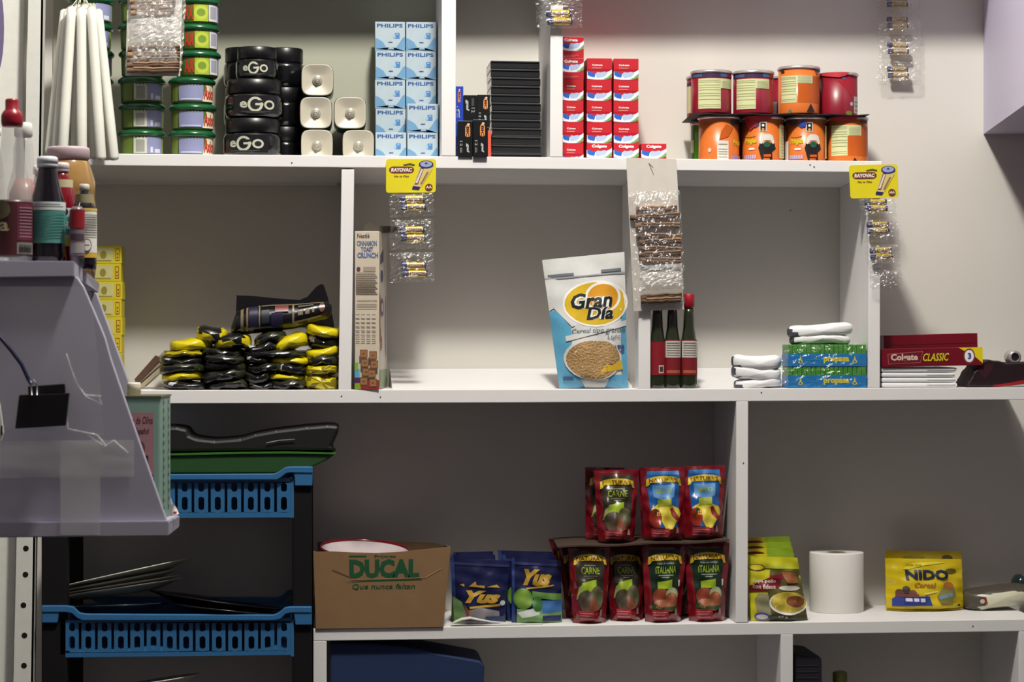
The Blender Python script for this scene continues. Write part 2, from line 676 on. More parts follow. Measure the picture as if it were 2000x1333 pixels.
# dark syrup bottle with teal label
bottle('syrup_bottle', 'dark syrup bottle with white cap and teal label at the rack corner', 93, -0.950, slabz(-0.950) + .0003,
       [(17, 326), (18, 332), (20, 345), (27, 375), (33, 395), (34.5, 402), (34.5, 475), (33.5, 482), (34.5, 490), (35, 500), (33, 506)],
       M(14, 8, 16, rough=.12, coat=.6), cap=[(15, 306), (19, 308), (20, 312), (20, 320), (19.5, 320), (20, 322), (20, 328)], capm=BL,
       labels=[(34.6, 396, 476, M(70, 130, 122, rough=.6), 2.9, 0,
                [('r', 0, .80, 1, 1, M(196, 202, 200)), ('r', .12, .87, .88, .9, M(120, 125, 125)), ('r', .18, .93, .8, .95, M(120, 125, 125))] +
                [('r', .15, .12 + .075 * k, .92, .145 + .075 * k, M(62, 118, 112)) for k in range(9)] +
                [('e', .05, .15, .09, .2, M(30, 50, 34)), ('e', .02, .4, .05, .1, M(30, 60, 40))])])
# red syrup bottle with teal banner
bottle('red_syrup_bottle', 'red syrup bottle with pale cap and teal banner behind the dark one', 120, -0.895, slabz(-0.895) + .0003,
       [(12, 335), (14, 345), (22, 365), (29, 390), (30, 400), (30, 470), (29, 476), (30, 485), (29, 500), (28, 516)],
       M(112, 16, 30, rough=.15, coat=.5), cap=[(12, 318), (15, 320), (15.5, 324), (15.5, 330), (14.5, 331), (15.5, 333), (14, 337)], capm=M(200, 186, 192),
       labels=[(22, 352, 384, M(196, 186, 150, rough=.3), 3.0, 0, []),
               (30.2, 408, 482, M(210, 208, 200), 3.1, 0,
                [('r', 0, .30, 1, .78, M(70, 150, 150)), ('t', 'HAN', .55, .45, .97, .66, WH, .03), ('e', .6, .9, .08, .1, M(40, 34, 60)),
                 ('e', .9, .86, .05, .08, M(40, 34, 60)), ('p', [(.5, .02), (.7, .3), (.82, .1), (.95, .3), (1, .05)], M(206, 186, 40)), ('e', .95, .1, .06, .1, M(60, 90, 40))])])
# tall clear bottle with red cap
bottle('red_cap_bottle', 'tall clear bottle with dark red screw cap at the left edge', 24, -0.970, slabz(-0.970) + .0003,
       [(17, 246), (19, 252), (20, 262), (22, 285), (27, 325), (34, 360), (38, 385), (39, 392), (39, 500), (37, 507)], GLASS,
       liquid=([(37, 392), (37.5, 400), (37.5, 498), (35, 503)], M(58, 12, 20, rough=.3)),
       cap=[(8, 193), (12, 194), (13, 197), (13, 214), (16, 217), (19.5, 222), (21, 228), (21, 240), (19, 248)], capm=M(132, 16, 32, rough=.3),
       labels=[(39.2, 396, 500, M(70, 18, 26, rough=.5), 3.0, 0,
                [('r', .62, .28, .96, .97, M(96, 34, 52)), ('r', .62, .02, .96, .24, M(120, 116, 112))] +
                [('r', .66, .34 + .06 * k, .92, .36 + .06 * k, M(140, 110, 120)) for k in range(10)] +
                [('r', .66 + .035 * k, .05, .68 + .035 * k, .2, M(40, 36, 36)) for k in range(7)] +
                [('e', .36, .85, .16, .18, M(92, 88, 60)), ('t', 'a', .34, .45, .5, .62, M(170, 160, 120), .02)])])
bottle('white_cap_bottle', 'clear bottle with white cap right behind the red capped one', 46, -.900, slabz(-.900) + .0003,
       [(14, 268), (16, 275), (19, 290), (20, 330), (24, 345), (31, 375), (32, 400), (32, 515), (30, 527)], GLASS,
       liquid=([(18, 350), (29, 378), (30, 400), (30, 512), (28, 524)], M(150, 90, 80, rough=.3)),
       cap=[(14, 240), (16.5, 243), (17.5, 250), (17.5, 266), (15, 268)], capm=M(210, 212, 205))
bottle('clear_bottle', 'clear bottle cut by the left photo edge behind the red capped bottle', -20, -0.850, slabz(-0.850) + .0003,
       [(14, 268), (22, 300), (27, 340), (30, 400), (30, 515), (28, 530)], GLASS, cap=[(20, 250), (22, 253), (22, 262), (20, 266)], capm=M(210, 205, 205))
bottle('pink_bottle', 'pinkish bottle with pale cap half hidden left of the dark syrup bottle', 77, -.860, slabz(-.860) + .0003,
       [(9, 342), (10, 350), (13, 375), (16, 400), (16, 518), (15, 530)], M(170, 110, 96, rough=.3), cap=[(9, 324), (12, 326), (12, 340), (10, 342)], capm=M(210, 200, 200))
# big amber jar
AMB = M(150, 116, 66, rough=.15, coat=.5)
bottle('amber_jar', 'large amber plastic jar with wide mauve grey lid at back of the rack', 134, -0.828, slabz(-0.828) + .0003,
       [(36, 312), (40, 318), (44, 330), (50, 352), (52, 365), (51, 375), (50, 385), (52, 400), (53, 410), (53, 520), (50, 545)], AMB,
       cap=[(37, 288), (40, 290), (41, 294), (41, 309), (38, 313)], capm=M(172, 152, 158, rough=.5))
# yellow white label bottle
bottle('sauce_bottle', 'dark sauce bottle with yellow and white label at the right end of the rack', 165, -0.922, slabz(-0.922) + .0003,
       [(8, 372), (9, 378), (14, 390), (20, 402), (23, 410), (23.5, 420), (23.5, 505), (22.5, 508), (23.5, 514), (22, 532)],
       M(16, 9, 20, rough=.12, coat=.6), cap=[(8, 360), (10, 362), (10, 372), (8, 374)], capm=M(190, 186, 176),
       labels=[(17, 380, 402, M(150, 142, 110), 2.8, 0, []), (23.7, 408, 504, M(220, 216, 205), 3.0, 0,
                [('r', 0, 0, 1, .24, M(206, 166, 60)), ('r', 0, .95, 1, 1, M(206, 180, 90)), ('r', .42, .1, .96, .92, M(222, 220, 212))] +
                [('r', .5, .40 + .05 * k, .92, .42 + .05 * k, M(110, 108, 104)) for k in range(10)] +
                [('e', .6, .25, .12, .13, M(60, 56, 66)), ('e', .6, .25, .1, .11, M(222, 220, 212)), ('r', .54, .24, .66, .26, M(60, 56, 66))])])
bottle('red_label_bottle', 'small bottle with red label between red syrup and dark sauce bottles', 151, -0.965, slabz(-0.965) + .0003,
       [(9, 404), (13, 410), (14, 420), (14, 500), (12, 520)], M(96, 86, 92, rough=.3),
       labels=[(14.2, 410, 446, M(136, 18, 30), 3.0, 0, []), (14.2, 450, 500, M(120, 100, 110), 3.0, 0, [('r', .2, .6, .9, .85, M(70, 58, 68)), ('r', .2, .1, .9, .5, M(150, 146, 146))])])

# olive oil tin on the lower board of the rack
tb_z = W(300, 1014, -0.900).z
t = thing('olive_oil_tin', 'mint green square tin with pink label standing on the lower rack board', 'tin', (XW(275, -0.870), -0.910, tb_z + .0004), None, (0, 0, -.10))
hh = W(300, 776, -0.910).z - tb_z
MINT = M(134, 166, 152, rough=.4, var=.08)
w2 = sz(43, -0.910)
b = B(); b.box(-w2, w2, 0, .085, 0, hh, MINT, bev=.003)
PK = M(176, 128, 134, rough=.5)
its = [('r', .04, .02, .84, .87, PK), ('t', 'Aceite de Oliva', .1, .775, .82, .84, ink(24, 20, 24), .01, .2), ('t', 'Español', .42, .68, .74, .745, ink(24, 20, 24), .01, .2),
       ('e', .52, .58, .13, .06, M(104, 82, 60)), ('r', .3, .43, .72, .52, M(24, 22, 26)), ('p', [(.45, .08), (.92, .14), (.84, .36), (.4, .34)], ink(16, 14, 16)),
       ('p', [(.46, .09), (.9, .15), (.83, .35), (.41, .33)], M(206, 178, 184)), ('t', 'Cao', .6, .16, .82, .24, M(150, 30, 60), .01, .3)]
b.art(its, flat(2 * w2, hh))
for k in range(14):
    for q in range(2):
        zc_ = hh * (.05 + .067 * k)
        b.add([(w2 + .0004, .02 + .04 * q, zc_), (w2 + .0004, .032 + .04 * q, zc_ + .005), (w2 + .0004, .02 + .04 * q, zc_ + .010)], [(0, 1, 2)], M(70, 96, 86))
b.obj('body', t)
b = B(); b.box(-w2 - .001, w2 + .001, -.001, .086, hh - .001, hh + .0015, M(120, 120, 96, metal=.6, rough=.4)); b.obj('rim', t)
b = B(); b.lathe([(.010, hh + .0015), (.010, hh + .018), (.009, hh + .020)], M(214, 208, 190), 20, c=(-.012, .03, 0)); b.obj('spout_cap', t)
b = B(); b.tube([W(x, y, -0.910) for x, y in ((338, 985), (340, 995), (343, 1006))], [.001, .004, .005], M(206, 200, 190), 8)
b.tube([W(x, y, -0.912) for x, y in ((339, 1001), (345, 1003))], .003, M(150, 20, 24), 8)
tag(b.obj('crumpled_wrapper'), 'scrap of crumpled white and red wrapper beside the mint tin', 'wrapper')
# ================================================================== top shelf
ORD = ['bottom', 'second', 'third', 'fourth', 'fifth', 'sixth', 'seventh', 'eighth', 'ninth', 'tenth', 'eleventh', 'twelfth', 'thirteenth']


def ordn(k, n):
    if k == n - 1:
        return 'topmost'
    return 'bottom' if k == 0 else ORD[k] + ' from the bottom'


# ---- green lidded tubs of dish soap
GL = M(20, 82, 46, rough=.22, coat=.4)
LIL = M(136, 140, 178, rough=.5)
LIME = M(150, 176, 50, rough=.4)
OLV = M(84, 108, 44, rough=.4)
REDI = ink(176, 52, 36)
TUBH = sz(51.3, .07)


def tub_proto(kind, label, loc):
    t = thing('soap_tub', label, 'tub', loc, 'green lidded soap tubs on the top shelf')
    R = sz(41, .07)
    h = TUBH
    b = B()
    b.lathe([(R * .90, .0), (R * .97, .004), (R, h * .72), (R * 1.0, h - .010)], OLV, 40)
    mf = cyl(R * .99, h * .66, 2.9, h * .08)
    if kind == 0:
        its = [('r', .40, .02, .62, .98, M(196, 198, 186)), ('r', .62, .02, .95, .98, LIL), ('r', .44, .1, .58, .8, M(150, 150, 140)), ('r', .68, .08, .72, .4, M(210, 212, 220)),
               ('r', .76, .08, .88, .3, M(205, 208, 222)), ('r', .95, .0, 1, 1, LIME), ('r', .2, 0, .38, 1, M(96, 116, 40))]
    elif kind == 1:
        its = [('r', .30, .04, .72, .98, LIL), ('r', .34, .1, .68, .16, M(196, 200, 222)), ('p', [(.70, .0), (.98, 0), (.98, 1), (.78, .95)], M(214, 208, 180)),
               ('t', 'Axion', .72, .1, 1.0, .85, REDI, .05, .15), ('r', .12, 0, .28, 1, M(110, 124, 50))]
    else:
        its = [('t', 'AX', .30, .1, .48, .9, REDI, .05), ('r', .48, 0, .72, 1, LIME), ('e', .6, .5, .12, .42, M(176, 190, 60)), ('e', .6, .5, .07, .22, M(110, 140, 40)),
               ('r', .73, .02, .93, .98, M(200, 200, 206)), ('r', .76, .15, .9, .85, M(150, 150, 160)), ('r', .93, 0, 1, 1, LIL)]
    b.art(its, mf, grid=(24, 1))
    b.obj('body', t)
    b = B()
    b.lathe([(R * 1.03, h - .0125), (R * 1.08, h - .0115), (R * 1.12, h - .0095), (R * 1.12, h - .006), (R * 1.05, h - .003), (R * .98, h - .0005), (R * .9, h - .0003)], GL, 40)
    b.obj('lid', t)
    return t


cols = [(176, .07, 0, 'the column behind the white candles'), (277, .065, 0, 'the left column beneath the cinnamon card'), (375, .068, 1, 'the right column beside the black jars')]
protos = {}
for cx, Y, kind, where in cols:
    base = onshelf(1, cx, Y - .04)
    base.y = Y
    for k in range(6):
        kd = kind
        if kind == 1 and k >= 3:
            kd = 2
        px = cx + (9 if (kind == 1 and k >= 3) else 0) + (1.5 if k % 2 else 0)
        loc = Vector((XW(px, Y), Y, base.z + k * TUBH))
        lab = 'green lidded soap tub, %s in %s' % (ordn(k, 6), where)
        if kd not in protos:
            protos[kd] = tub_proto(kd, lab, loc)
        else:
            dup(protos[kd], loc, lab, rot=(0, 0, random.uniform(-.06, .06)))

# ---- white candles hanging in a bunch
CW = M(226, 226, 216, rough=.35, var=.03, coat=.2)
cz0 = W(160, -12, -.03)
ordc = ['leftmost', 'second from the left', 'third from the left', 'fourth from the left', 'fifth from the left', 'sixth from the left', 'seventh from the left',
        'fourth from the right', 'third from the right', 'second from the right', 'rightmost']
for i in range(11):
    Yt = -.020 - .0225 * (i % 3)
    xt, xb = 127 + i * 6.4, 97 + i * 12.6
    yb = 300 + i * 1.6 if i < 8 else 313
    yt = 18 - 10 * math.sin(PI * i / 10) + (6 if i % 2 else 0)
    top, bot = W(xt, yt, Yt), W(xb, yb, Yt - .01)
    t = thing('candle', 'white tapered candle hanging by its wick, %s of the bunch' % ordc[i], 'candle', bot, 'white candles hung in a bunch')
    v = top - bot
    L = v.length
    b = B()
    r = sz(9.8)
    b.tube([v * s for s in (0, .004, .02, .3, .6, .9, .985, 1.0)], [r * q for q in (.5, .85, 1.0, 1.0, .97, .93, .88, .5)], CW, 18)
    b.obj('candle_body', t)
    b = B(); b.tube([v * .995, v * .995 + Vector(((cz0.x - top.x) * .6, 0, .012)), Vector((cz0.x - bot.x, -.04 - bot.y, cz0.z - bot.z + .012))], .0009, M(206, 200, 180), 6)
    b.obj('wick', t)

# ---- black gel jars
JB = M(13, 13, 16, rough=.16, coat=.5)
JL = M(11, 11, 13, rough=.35)
JT = ink(186, 188, 170)


def jar(label, cx, Y, R, H, z, txt=True, off=0.0):
    t = thing('gel_jar', label, 'jar', (XW(cx, Y), Y, z), 'black gel jars on the top shelf')
    b = B()
    b.lathe([(R * .82, 0), (R * .95, .003), (R * 1.0, .012), (R * 1.0, H * .50), (R * .96, H * .58), (R * .86, H * .62)], JB, 40)
    if txt:
        mf = cyl(R * 1.0, H * .46, 1.7, H * .09, off)
        its = [('r', 0.02, 0, .98, 1, M(22, 23, 26, rough=.3)), ('t', 'e', .16, .30, .32, .68, JT, .03), ('e', .48, .5, .155, .42, JT), ('e', .48, .5, .10, .29, M(18, 19, 22)),
               ('r', .48, .44, .64, .56, JT), ('r', .46, .60, .66, .72, M(18, 19, 22)), ('e', .77, .48, .115, .26, JT), ('e', .77, .48, .07, .15, M(18, 19, 22)), ('r', .2, .08, .8, .12, M(70, 72, 72)), ('r', .3, .0, .7, .04, M(60, 62, 62))]
        b.art(its, mf, grid=(16, 1))
    b.obj('body', t)
    b = B()
    b.lathe([(R * .90, H * .62), (R * .93, H * .64), (R * .93, H * .97), (R * .89, H * .995), (R * .5, H)], JL, 40)
    b.obj('lid', t)
    return t


H1 = sz(75, .07)
base = onshelf(1, 496, .01).z
jar('large black gel jar with pale lettering, at the bottom of the front stack', 494, .068, sz(57, .07), H1, base, off=-.25)
jar('large black gel jar with pale lettering, in the middle of the front stack', 497, .068, sz(57, .07), H1, base + H1 + .0003, off=.1)
jar('smaller black gel jar with pale lettering on top of the front stack', 502, .064, sz(41, .06), sz(63, .06), base + 2 * H1 + .0006, off=-.1)
base = onshelf(1, 496, .15).z
H2 = sz(76, .18)
for k in range(3):
    jar('black gel jar, %s of the back stack at right' % ['bottom', 'middle', 'topmost'][k], 556, .176, sz(38.5, .17), H2, base + k * (H2 + .0003), txt=False)
for k in range(3):
    jar('black gel jar, %s of the back stack at left' % ['bottom', 'middle', 'topmost'][k], 476, .176, sz(38.5, .17), H2, base + k * (H2 + .0003), txt=False)

# ---- square bottles lying with their bases to the front
CR = M(184, 178, 162, rough=.4, var=.04)
DG = M(20, 56, 30, rough=.3)


def se(t_, a, p=4.2):
    c_, s_ = math.cos(t_), math.sin(t_)
    return (a * math.copysign(abs(c_) ** (2 / p), c_), a * math.copysign(abs(s_) ** (2 / p), s_))


def square_bottle(label, cx, cy_bottom_z, Y):
    a = sz(32, Y) - .0003
    t = thing('square_bottle', label, 'bottle', (XW(cx, Y), Y, cy_bottom_z + a), 'square bottles lying on the top shelf')
    b = B()
    n = 48

    def ring(sc, y):
        return [(se(2 * PI * k / n, a * sc)[0], y, se(2 * PI * k / n, a * sc)[1]) for k in range(n)]

    def rings(seq, m):
        rr = [[b.bm.verts.new(p) for p in ring(*q)] for q in seq]
        i_ = b.mi(m)
        for x in range(len(rr) - 1):
            for k in range(n):
                f = b.bm.faces.new((rr[x][k], rr[x][(k + 1) % n], rr[x + 1][(k + 1) % n], rr[x + 1][k]))
                f.material_index = i_
                f.smooth = True
        return rr
    rings([(.97, .001), (1.0, .006), (1.0, .10), (.9, .115), (.4, .125), (.3, .15)], DG)
    b.obj('body', t)
    b = B()
    rr = rings([(.97, .0012), (.95, -.0005), (.90, .0), (.7, .003), (.45, .006), (.30, .0075)], CR)
    f = b.bm.faces.new(rr[-1]); f.material_index = 0
    b.obj('base', t)
    b = B()
    b.lathe([(a * .30, .0076), (a * .30, .004), (a * .27, .003), (a * .20, .0035), (a * .16, .000), (a * .10, -.004), (a * .05, -.005), (a * .02, -.003)], M(176, 172, 160, rough=.2, metal=.3, coat=.5), 28, ax='y')
    b.obj('nozzle_dimple', t)
    return t


zb = onshelf(1, 640, .085).z
A2 = 2 * sz(32, .085)
square_bottle('green square bottle with beige base, bottom of the left stack', 619, zb, .085)
square_bottle('green square bottle with beige base, middle of the left stack', 617, zb + A2, .087)
square_bottle('green square bottle with beige base, top of the left stack', 620, zb + 2 * A2, .085)
square_bottle('green square bottle with beige base, at shelf level beside the light bulb boxes', 700, zb, .085)
square_bottle('green square bottle with beige base, upper one beside the light bulb boxes', 684, zb + A2, .083)


# ---- generic printed box: front face = px rectangle, art on the front
def carton(name, label, cat, cx, w_px, Y, z, h, depth, side, items, group=None, rot=(0, 0, 0), bev=.0006, front=None, tiltx=0):
    b = B()
    ww = sz(w_px, Y)
    b.box(-ww / 2, ww / 2, 0, depth, 0, h, side, bev=bev)
    if front:
        items = [('r', .012, .012, .988, .988, front)] + items
    b.art(items, flat(ww, h), d0=.0002)
    o = b.obj(name, None, (XW(cx, Y), Y, z))
    o.rotation_euler = rot
    return tag(o, label, cat, group)


def copy_box(o, cx, Y, z, label, rz=0.0):
    c = o.copy()
    COL.objects.link(c)
    c.location = (XW(cx, Y), Y, z)
    c.rotation_euler = (0, 0, rz)
    c['label'] = label
    return c


# light bulb boxes
PB = M(172, 188, 198, rough=.5)
PBL = M(104, 150, 188, rough=.5)
PBM = M(138, 170, 194, rough=.5)
NV = ink(44, 84, 144)
bulb = [('p', [(0, .0), (.0, .45), (.12, .40), (.26, .30), (.36, .14), (.40, 0)], PBL), ('p', [(1, 0), (1, .5), (.9, .42), (.8, .25), (.66, .08), (.6, 0)], PBL),
        ('p', [(.0, .0), (.4, 0), (.46, .12), (.6, .12), (.66, .0), (1, 0), (1, .05), (0, .05)], PBM), ('t', 'PHILIPS', .06, .80, .92, .93, NV, .03),
        ('r', .66, .42, .82, .62, M(70, 128, 186)), ('r', .60, .44, .68, .54, M(150, 184, 210)), ('r', .70, .56, .78, .585, PB), ('r', .44, .28, .58, .31, NV)]
hb = sz(56.6, .145)
z0 = onshelf(1, 790, .145).z
first = carton('bulb_box', 'x', 'box', 762, 58.4, .145, z0, hb, .056, PB, bulb, 'light bulb boxes on the top shelf', front=PB)
lab = 'white and pale blue light bulb box, %s of the %s back column'
for k in range(5):
    first['label'] = lab % (ordn(0, 5), 'left')
    if k:
        copy_box(first, 762 + (1 if k % 2 else 0), .145, z0 + k * hb, lab % (ordn(k, 5), 'left'))
for k in range(5):
    copy_box(first, 822.5, .145, z0 + k * hb, lab % (ordn(k, 5), 'right'))
z1 = onshelf(1, 790, .070).z
hf = sz(56.6, .07)
o = copy_box(first, 763.5, .070, z1, 'single light bulb box in front of the left column'); o.scale = (sz(60, .07) / sz(58.4, .145), 1, hf / hb)
for k in range(2):
    o = copy_box(first, 825.5, .070, z1 + k * hf, '%s light bulb box in front of the right column' % ['lower', 'upper'][k]); o.scale = (sz(60, .07) / sz(58.4, .145), 1, hf / hb)

# pen boxes
OR_ = ink(232, 150, 84)
DK = ink(24, 22, 24)
SV = ink(176, 178, 180)


def pen_art(flip=False, blue=False):
    bgc = M(28, 60, 170, rough=.4) if blue else M(14, 16, 20, rough=.35)
    c = .45 if blue else .66
    a = [('e', c, .78, .17, .115, OR_), ('r', c - .17, .60, c + .17, .80, OR_), ('e', c, .60, .17, .05, OR_), ('t', 'BIC', c - .1, .56, c + .1, .84, DK, .05, 0, -90),
         ('e', c + .05, .90, .10, .03, M(214, 190, 160)), ('t', 'gel', c - .12, .12, c + .12, .38, SV, .05, .2, -90), ('t', '12', .12, .30, .3, .44, SV, .0, 0, -90), ('r', .15, .12, .18, .26, SV), ('r', .24, .12, .26, .26, SV)]
    if flip:
        a = [('t', 'gel', .12, .50, .42, .86, SV, .05, .2, -90), ('t', '12', .6, .45, .85, .6, SV, 0, 0, -90), ('r', .6, .66, .8, .9, M(60, 62, 66)), ('e', .3, .08, .17, .09, OR_), ('r', .13, .0, .47, .1, OR_), ('t', 'BIC', .2, .02, .4, .14, DK, .05, 0, -90)]
    return a, bgc


def pens(label, cx, wpx, Y, z, h, **k):
    a, c = pen_art(**k)
    return carton('pen_box', label, 'box', cx, wpx, Y, z, h, .035, c, a, 'pen boxes on the top shelf', bev=.0004)


ZB = onshelf(1, 915, .0).z
hp = sz(71)
pens('black pen box with orange logo, front row, next to the left divider', 909, 28.5, -.004, ZB, hp)
pens('black pen box with orange logo, front row, right one at the shelf edge', 938, 27.5, -.008, ZB, sz(73))
ZB2 = onshelf(1, 915, .05).z
hq = sz(66, .05)
o1 = pens('upright blue pen box, lower of the two beside the left divider', 897.5, 15, .05, ZB2, sz(75, .05), blue=True)
pens('upright blue pen box, upper of the two beside the left divider', 897.5, 15, .05, ZB2 + sz(75, .05), sz(126, .05) - sz(55, .05), blue=True)
# dark boxes of the second row, two high
pens('black pen box with silver lettering at the bottom of the left second row stack', 918.5, 25, .05, ZB2, hq)
pens('black pen box with silver lettering on top of the left second row stack', 918.5, 25, .05, ZB2 + hq, sz(63, .05), flip=True)
pens('black pen box at the bottom of the right second row stack', 943.5, 24, .05, ZB2, hq)
pens('black pen box with orange logo on top of the right second row stack', 944.5, 25, .05, ZB2 + hq, sz(64, .05))
carton('red_carton', 'narrow orange red carton standing beside the glossy black cases', 'box', 956, 6, .045, ZB2, sz(59, .05), .09, M(222, 92, 72), [], bev=.0004)

# glossy black cases in a stack
z0 = onshelf(1, 1007, .06).z
hk = (W(1007, 119, .06).z - z0) / 12
BC = M(34, 35, 38, rough=.25, coat=.5, bump=.35, nscale=14)
b = B()
ww = sz(97, .06)
b.box(-ww / 2, ww / 2, 0, .12, .0004, hk * .86, BC, bev=.002)
b.box(-ww / 2 + .0005, ww / 2 - .0005, -.002, .12, hk * .80, hk - .0003, M(24, 25, 27, rough=.5), bev=.0006)
case = b.obj('black_case', None, (XW(1009, .06), .06, z0))
tag(case, '', 'case', 'glossy black cases in a tall stack')
for k in range(12):
    o = case if k == 0 else case.copy()
    if k:
        COL.objects.link(o)
    o.location = (XW(1009 - .25 * k + (1 if k % 3 == 0 else 0), .06), .06 + .0006 * (k % 3), z0 + k * hk)
    o.rotation_euler = (0, .010 if k else 0, 0)
    o['label'] = 'flat glossy black case, %s in the tall stack' % ordn(k, 12)

# toothpaste boxes
RD = M(188, 36, 48, rough=.35, coat=.2)
RD2 = M(170, 18, 36, rough=.35)
WB = ink(226, 232, 238)
LB = ink(170, 190, 222)
BL2 = ink(40, 96, 190)
GR2 = ink(110, 160, 90)


def swoosh(dy):
    return [('p', [(0, .02 + dy), (.0, .36 + dy), (.1, .33 + dy), (.3, .27 + dy), (.5, .26 + dy), (.72, .3 + dy), (.9, .38 + dy), (1, .46 + dy), (1, .1 + dy), (.8, -.0 + dy), (.6, -.02 + dy), (.3, -.02 + dy)], WB),
            ('p', [(.02, .38 + dy), (.34, .27 + dy), (.30, .08 + dy), (.12, .12 + dy), (.02, .2 + dy)], BL2), ('p', [(.34, .2 + dy), (.4, .34 + dy), (.55, .32 + dy), (.7, .36 + dy), (.84, .3 + dy), (.7, .12 + dy), (.4, .06 + dy)], LB),
            ('p', [(.66, .02 + dy), (.8, .08 + dy), (1, .28 + dy), (1, .12 + dy), (.84, -.0 + dy)], GR2)]


colA = [('r', 0, .46, 1, 1, RD), ('r', 0.02, .42, .98, .5, RD2)] + swoosh(.02) + [('t', 'Colgate', .2, .62, .62, .73, WH, .03), ('r', .2, .53, .58, .56, M(226, 150, 140))]
colA2 = swoosh(.36) + [('t', 'Colgate', .1, .74, .72, .92, WH, .04), ('r', .06, .12, .76, .15, M(226, 120, 120)), ('r', .06, .05, .6, .07, M(226, 120, 120))]
colA3 = swoosh(.32) + [('t', 'Colgate', .2, .76, .8, .94, WH, .05)]
hc = sz(41.1, .085)
Yc = .085
colsx = [1119, 1170.5, 1223, 1277]
z0 = onshelf(1, 1190, Yc).z
hs = (W(1120, 72, Yc).z - z0) / 6
G = 'red toothpaste boxes on the top shelf'
pA = carton('toothpaste_box', '', 'box', colsx[1], 49, Yc, z0 + hs, hs, .155, RD, colA, G)
pT = carton('toothpaste_box', '', 'box', colsx[0], 43, Yc, z0 + 5 * hs, hs, .155, RD, colA2, G)
pB = carton('toothpaste_box', '', 'box', colsx[1], 50, Yc, z0, hs, .155, RD, colA3, G)
cn = ['the column beside the divider', 'the second column from the divider', 'the third column from the divider']
pA['label'] = 'red toothpaste box, second from the bottom in ' + cn[1]
pT['label'] = 'red toothpaste box, topmost in ' + cn[0]
pB['label'] = 'red toothpaste box, bottom in ' + cn[1]
for c in range(3):
    n = 6 if c == 0 else 5
    for k in range(n):
        lab = 'red toothpaste box, %s in %s' % (ordn(k, n), cn[c])
        x = colsx[c] + random.uniform(-.5, .5)
        if c == 0 and k == 5 or c == 1 and k in (0, 1):
            continue
        if c == 0:
            src = pT if k == 4 else pA
            o = copy_box(src, colsx[0] + (0 if k == 4 else -3.2), Yc, z0 + k * hs, lab)
            if k != 4:
                o.scale = (.84, 1, 1)
                o.location.x = XW(colsx[0] + .2, Yc)
        else:
            src = pB if k == 0 else pA
            copy_box(src, x, Yc + random.uniform(0, .002), z0 + k * hs, lab)
copy_box(pB, colsx[3], Yc, z0, 'single red toothpaste box right of the three toothpaste columns')

# ---- snack cans
OG = M(206, 108, 42, rough=.35, coat=.2)
OG2 = M(190, 88, 22, rough=.4)
MR = M(128, 18, 38, rough=.35, coat=.2)
MRD = M(70, 20, 44, rough=.35, coat=.2)
CRM = M(206, 208, 158, rough=.5)
LN = ink(130, 136, 96)
SIL = M(200, 190, 192, rough=.25, metal=.6)
GRN = M(84, 170, 44, rough=.35)
DKG = M(40, 92, 46, rough=.35)


def panel_art(u0, split, u1, top=.86, mid=.62, bot=.16):
    a = [('r', u0, bot, split, top, CRM), ('r', split, mid, u1, top, CRM)]
    a += [('r', u0 + .01, bot + (top - bot) * q, split - .01, bot + (top - bot) * q + .008, LN) for q in (.06, .12, .3, .42, .5, .62, .7, .78, .88, .94)]
    a += [('r', split + .02, mid + .04 * q + .02, u1 - .03, mid + .04 * q + .028, LN) for q in range(5)]
    return a


def front_art(c):
    # white game pad, bolt shape, lettering
    return [('p', [(c + .10, .0), (c + .04, .32), (c + .06, .42), (c + .30, .44), (c + .33, .30), (c + .26, .22), (c + .27, .0)], ink(28, 24, 24)),
            ('p', [(c + .13, .12), (c + .12, .17), (c + .24, .18), (c + .24, .12)], OG2), ('p', [(c + .12, .03), (c + .12, .09), (c + .22, .09), (c + .22, .03)], OG2),
            ('e', c + .18, .41, .055, .07, M(30, 84, 62)), ('p', [(c + .06, .44), (c + .09, .60), (c + .14, .64), (c + .22, .64), (c + .27, .60), (c + .30, .44), (c + .27, .41), (c + .23, .50), (c + .13, .50), (c + .09, .41)], ink(214, 214, 206)),
            ('r', c + .06, .70, c + .17, .92, ink(210, 200, 190)), ('r', c + .075, .72, c + .155, .90, DK), ('e', c + .115, .75, .02, .03, M(206, 150, 60)), ('e', c + .115, .84, .02, .03, WH),
            ('e', c - .10, .60, .10, .025, M(206, 120, 40)), ('t', 'Pringles', c - .20, .40, c + .02, .56, ink(206, 178, 40), .05, .25), ('r', c - .12, .285, c - .02, .325, WH),
            ('p', [(c - .08, .86), (c + .0, .78), (c + .06, .86), (c - .02, .95)], M(50, 70, 150))] + \
           [('r', c - .22 + .04 * k, .08, c - .19 + .04 * k, .17, M(170, 160, 196)) for k in range(6)]


def can(label, cx, Y, z, h, rpx, body, items, torn=False, barc=None):
    R = sz(rpx, Y)
    t = thing('snack_can', label, 'can', (XW(cx, Y), Y, z), 'small snack cans on the top shelf')
    b = B()
    b.lathe([(R * .95, 0), (R * .955, .002), (R * .955, h - .006)], body, 48)
    mf = cyl(R * .955, h - .008, PI, .002)
    b.art(items, mf, grid=(26, 1))
    b.obj('body', t)
    b = B()
    b.lathe([(R * .955, h - .0062), (R * 1.0, h - .0058), (R * 1.01, h - .004), (R * .99, h - .001), (R * .95, h), (R * .9, h - .0015)], SIL, 48)
    if torn:
        mf2 = cyl(R * 1.012, .010, PI, h - .011)
        b.art([('p', [(.05, .7), (.3, .2), (.45, .0), (.55, .35), (.62, 1), (.1, 1)], M(190, 50, 60))], mf2, grid=(20, 1))
    b.obj('lid', t)
    return t


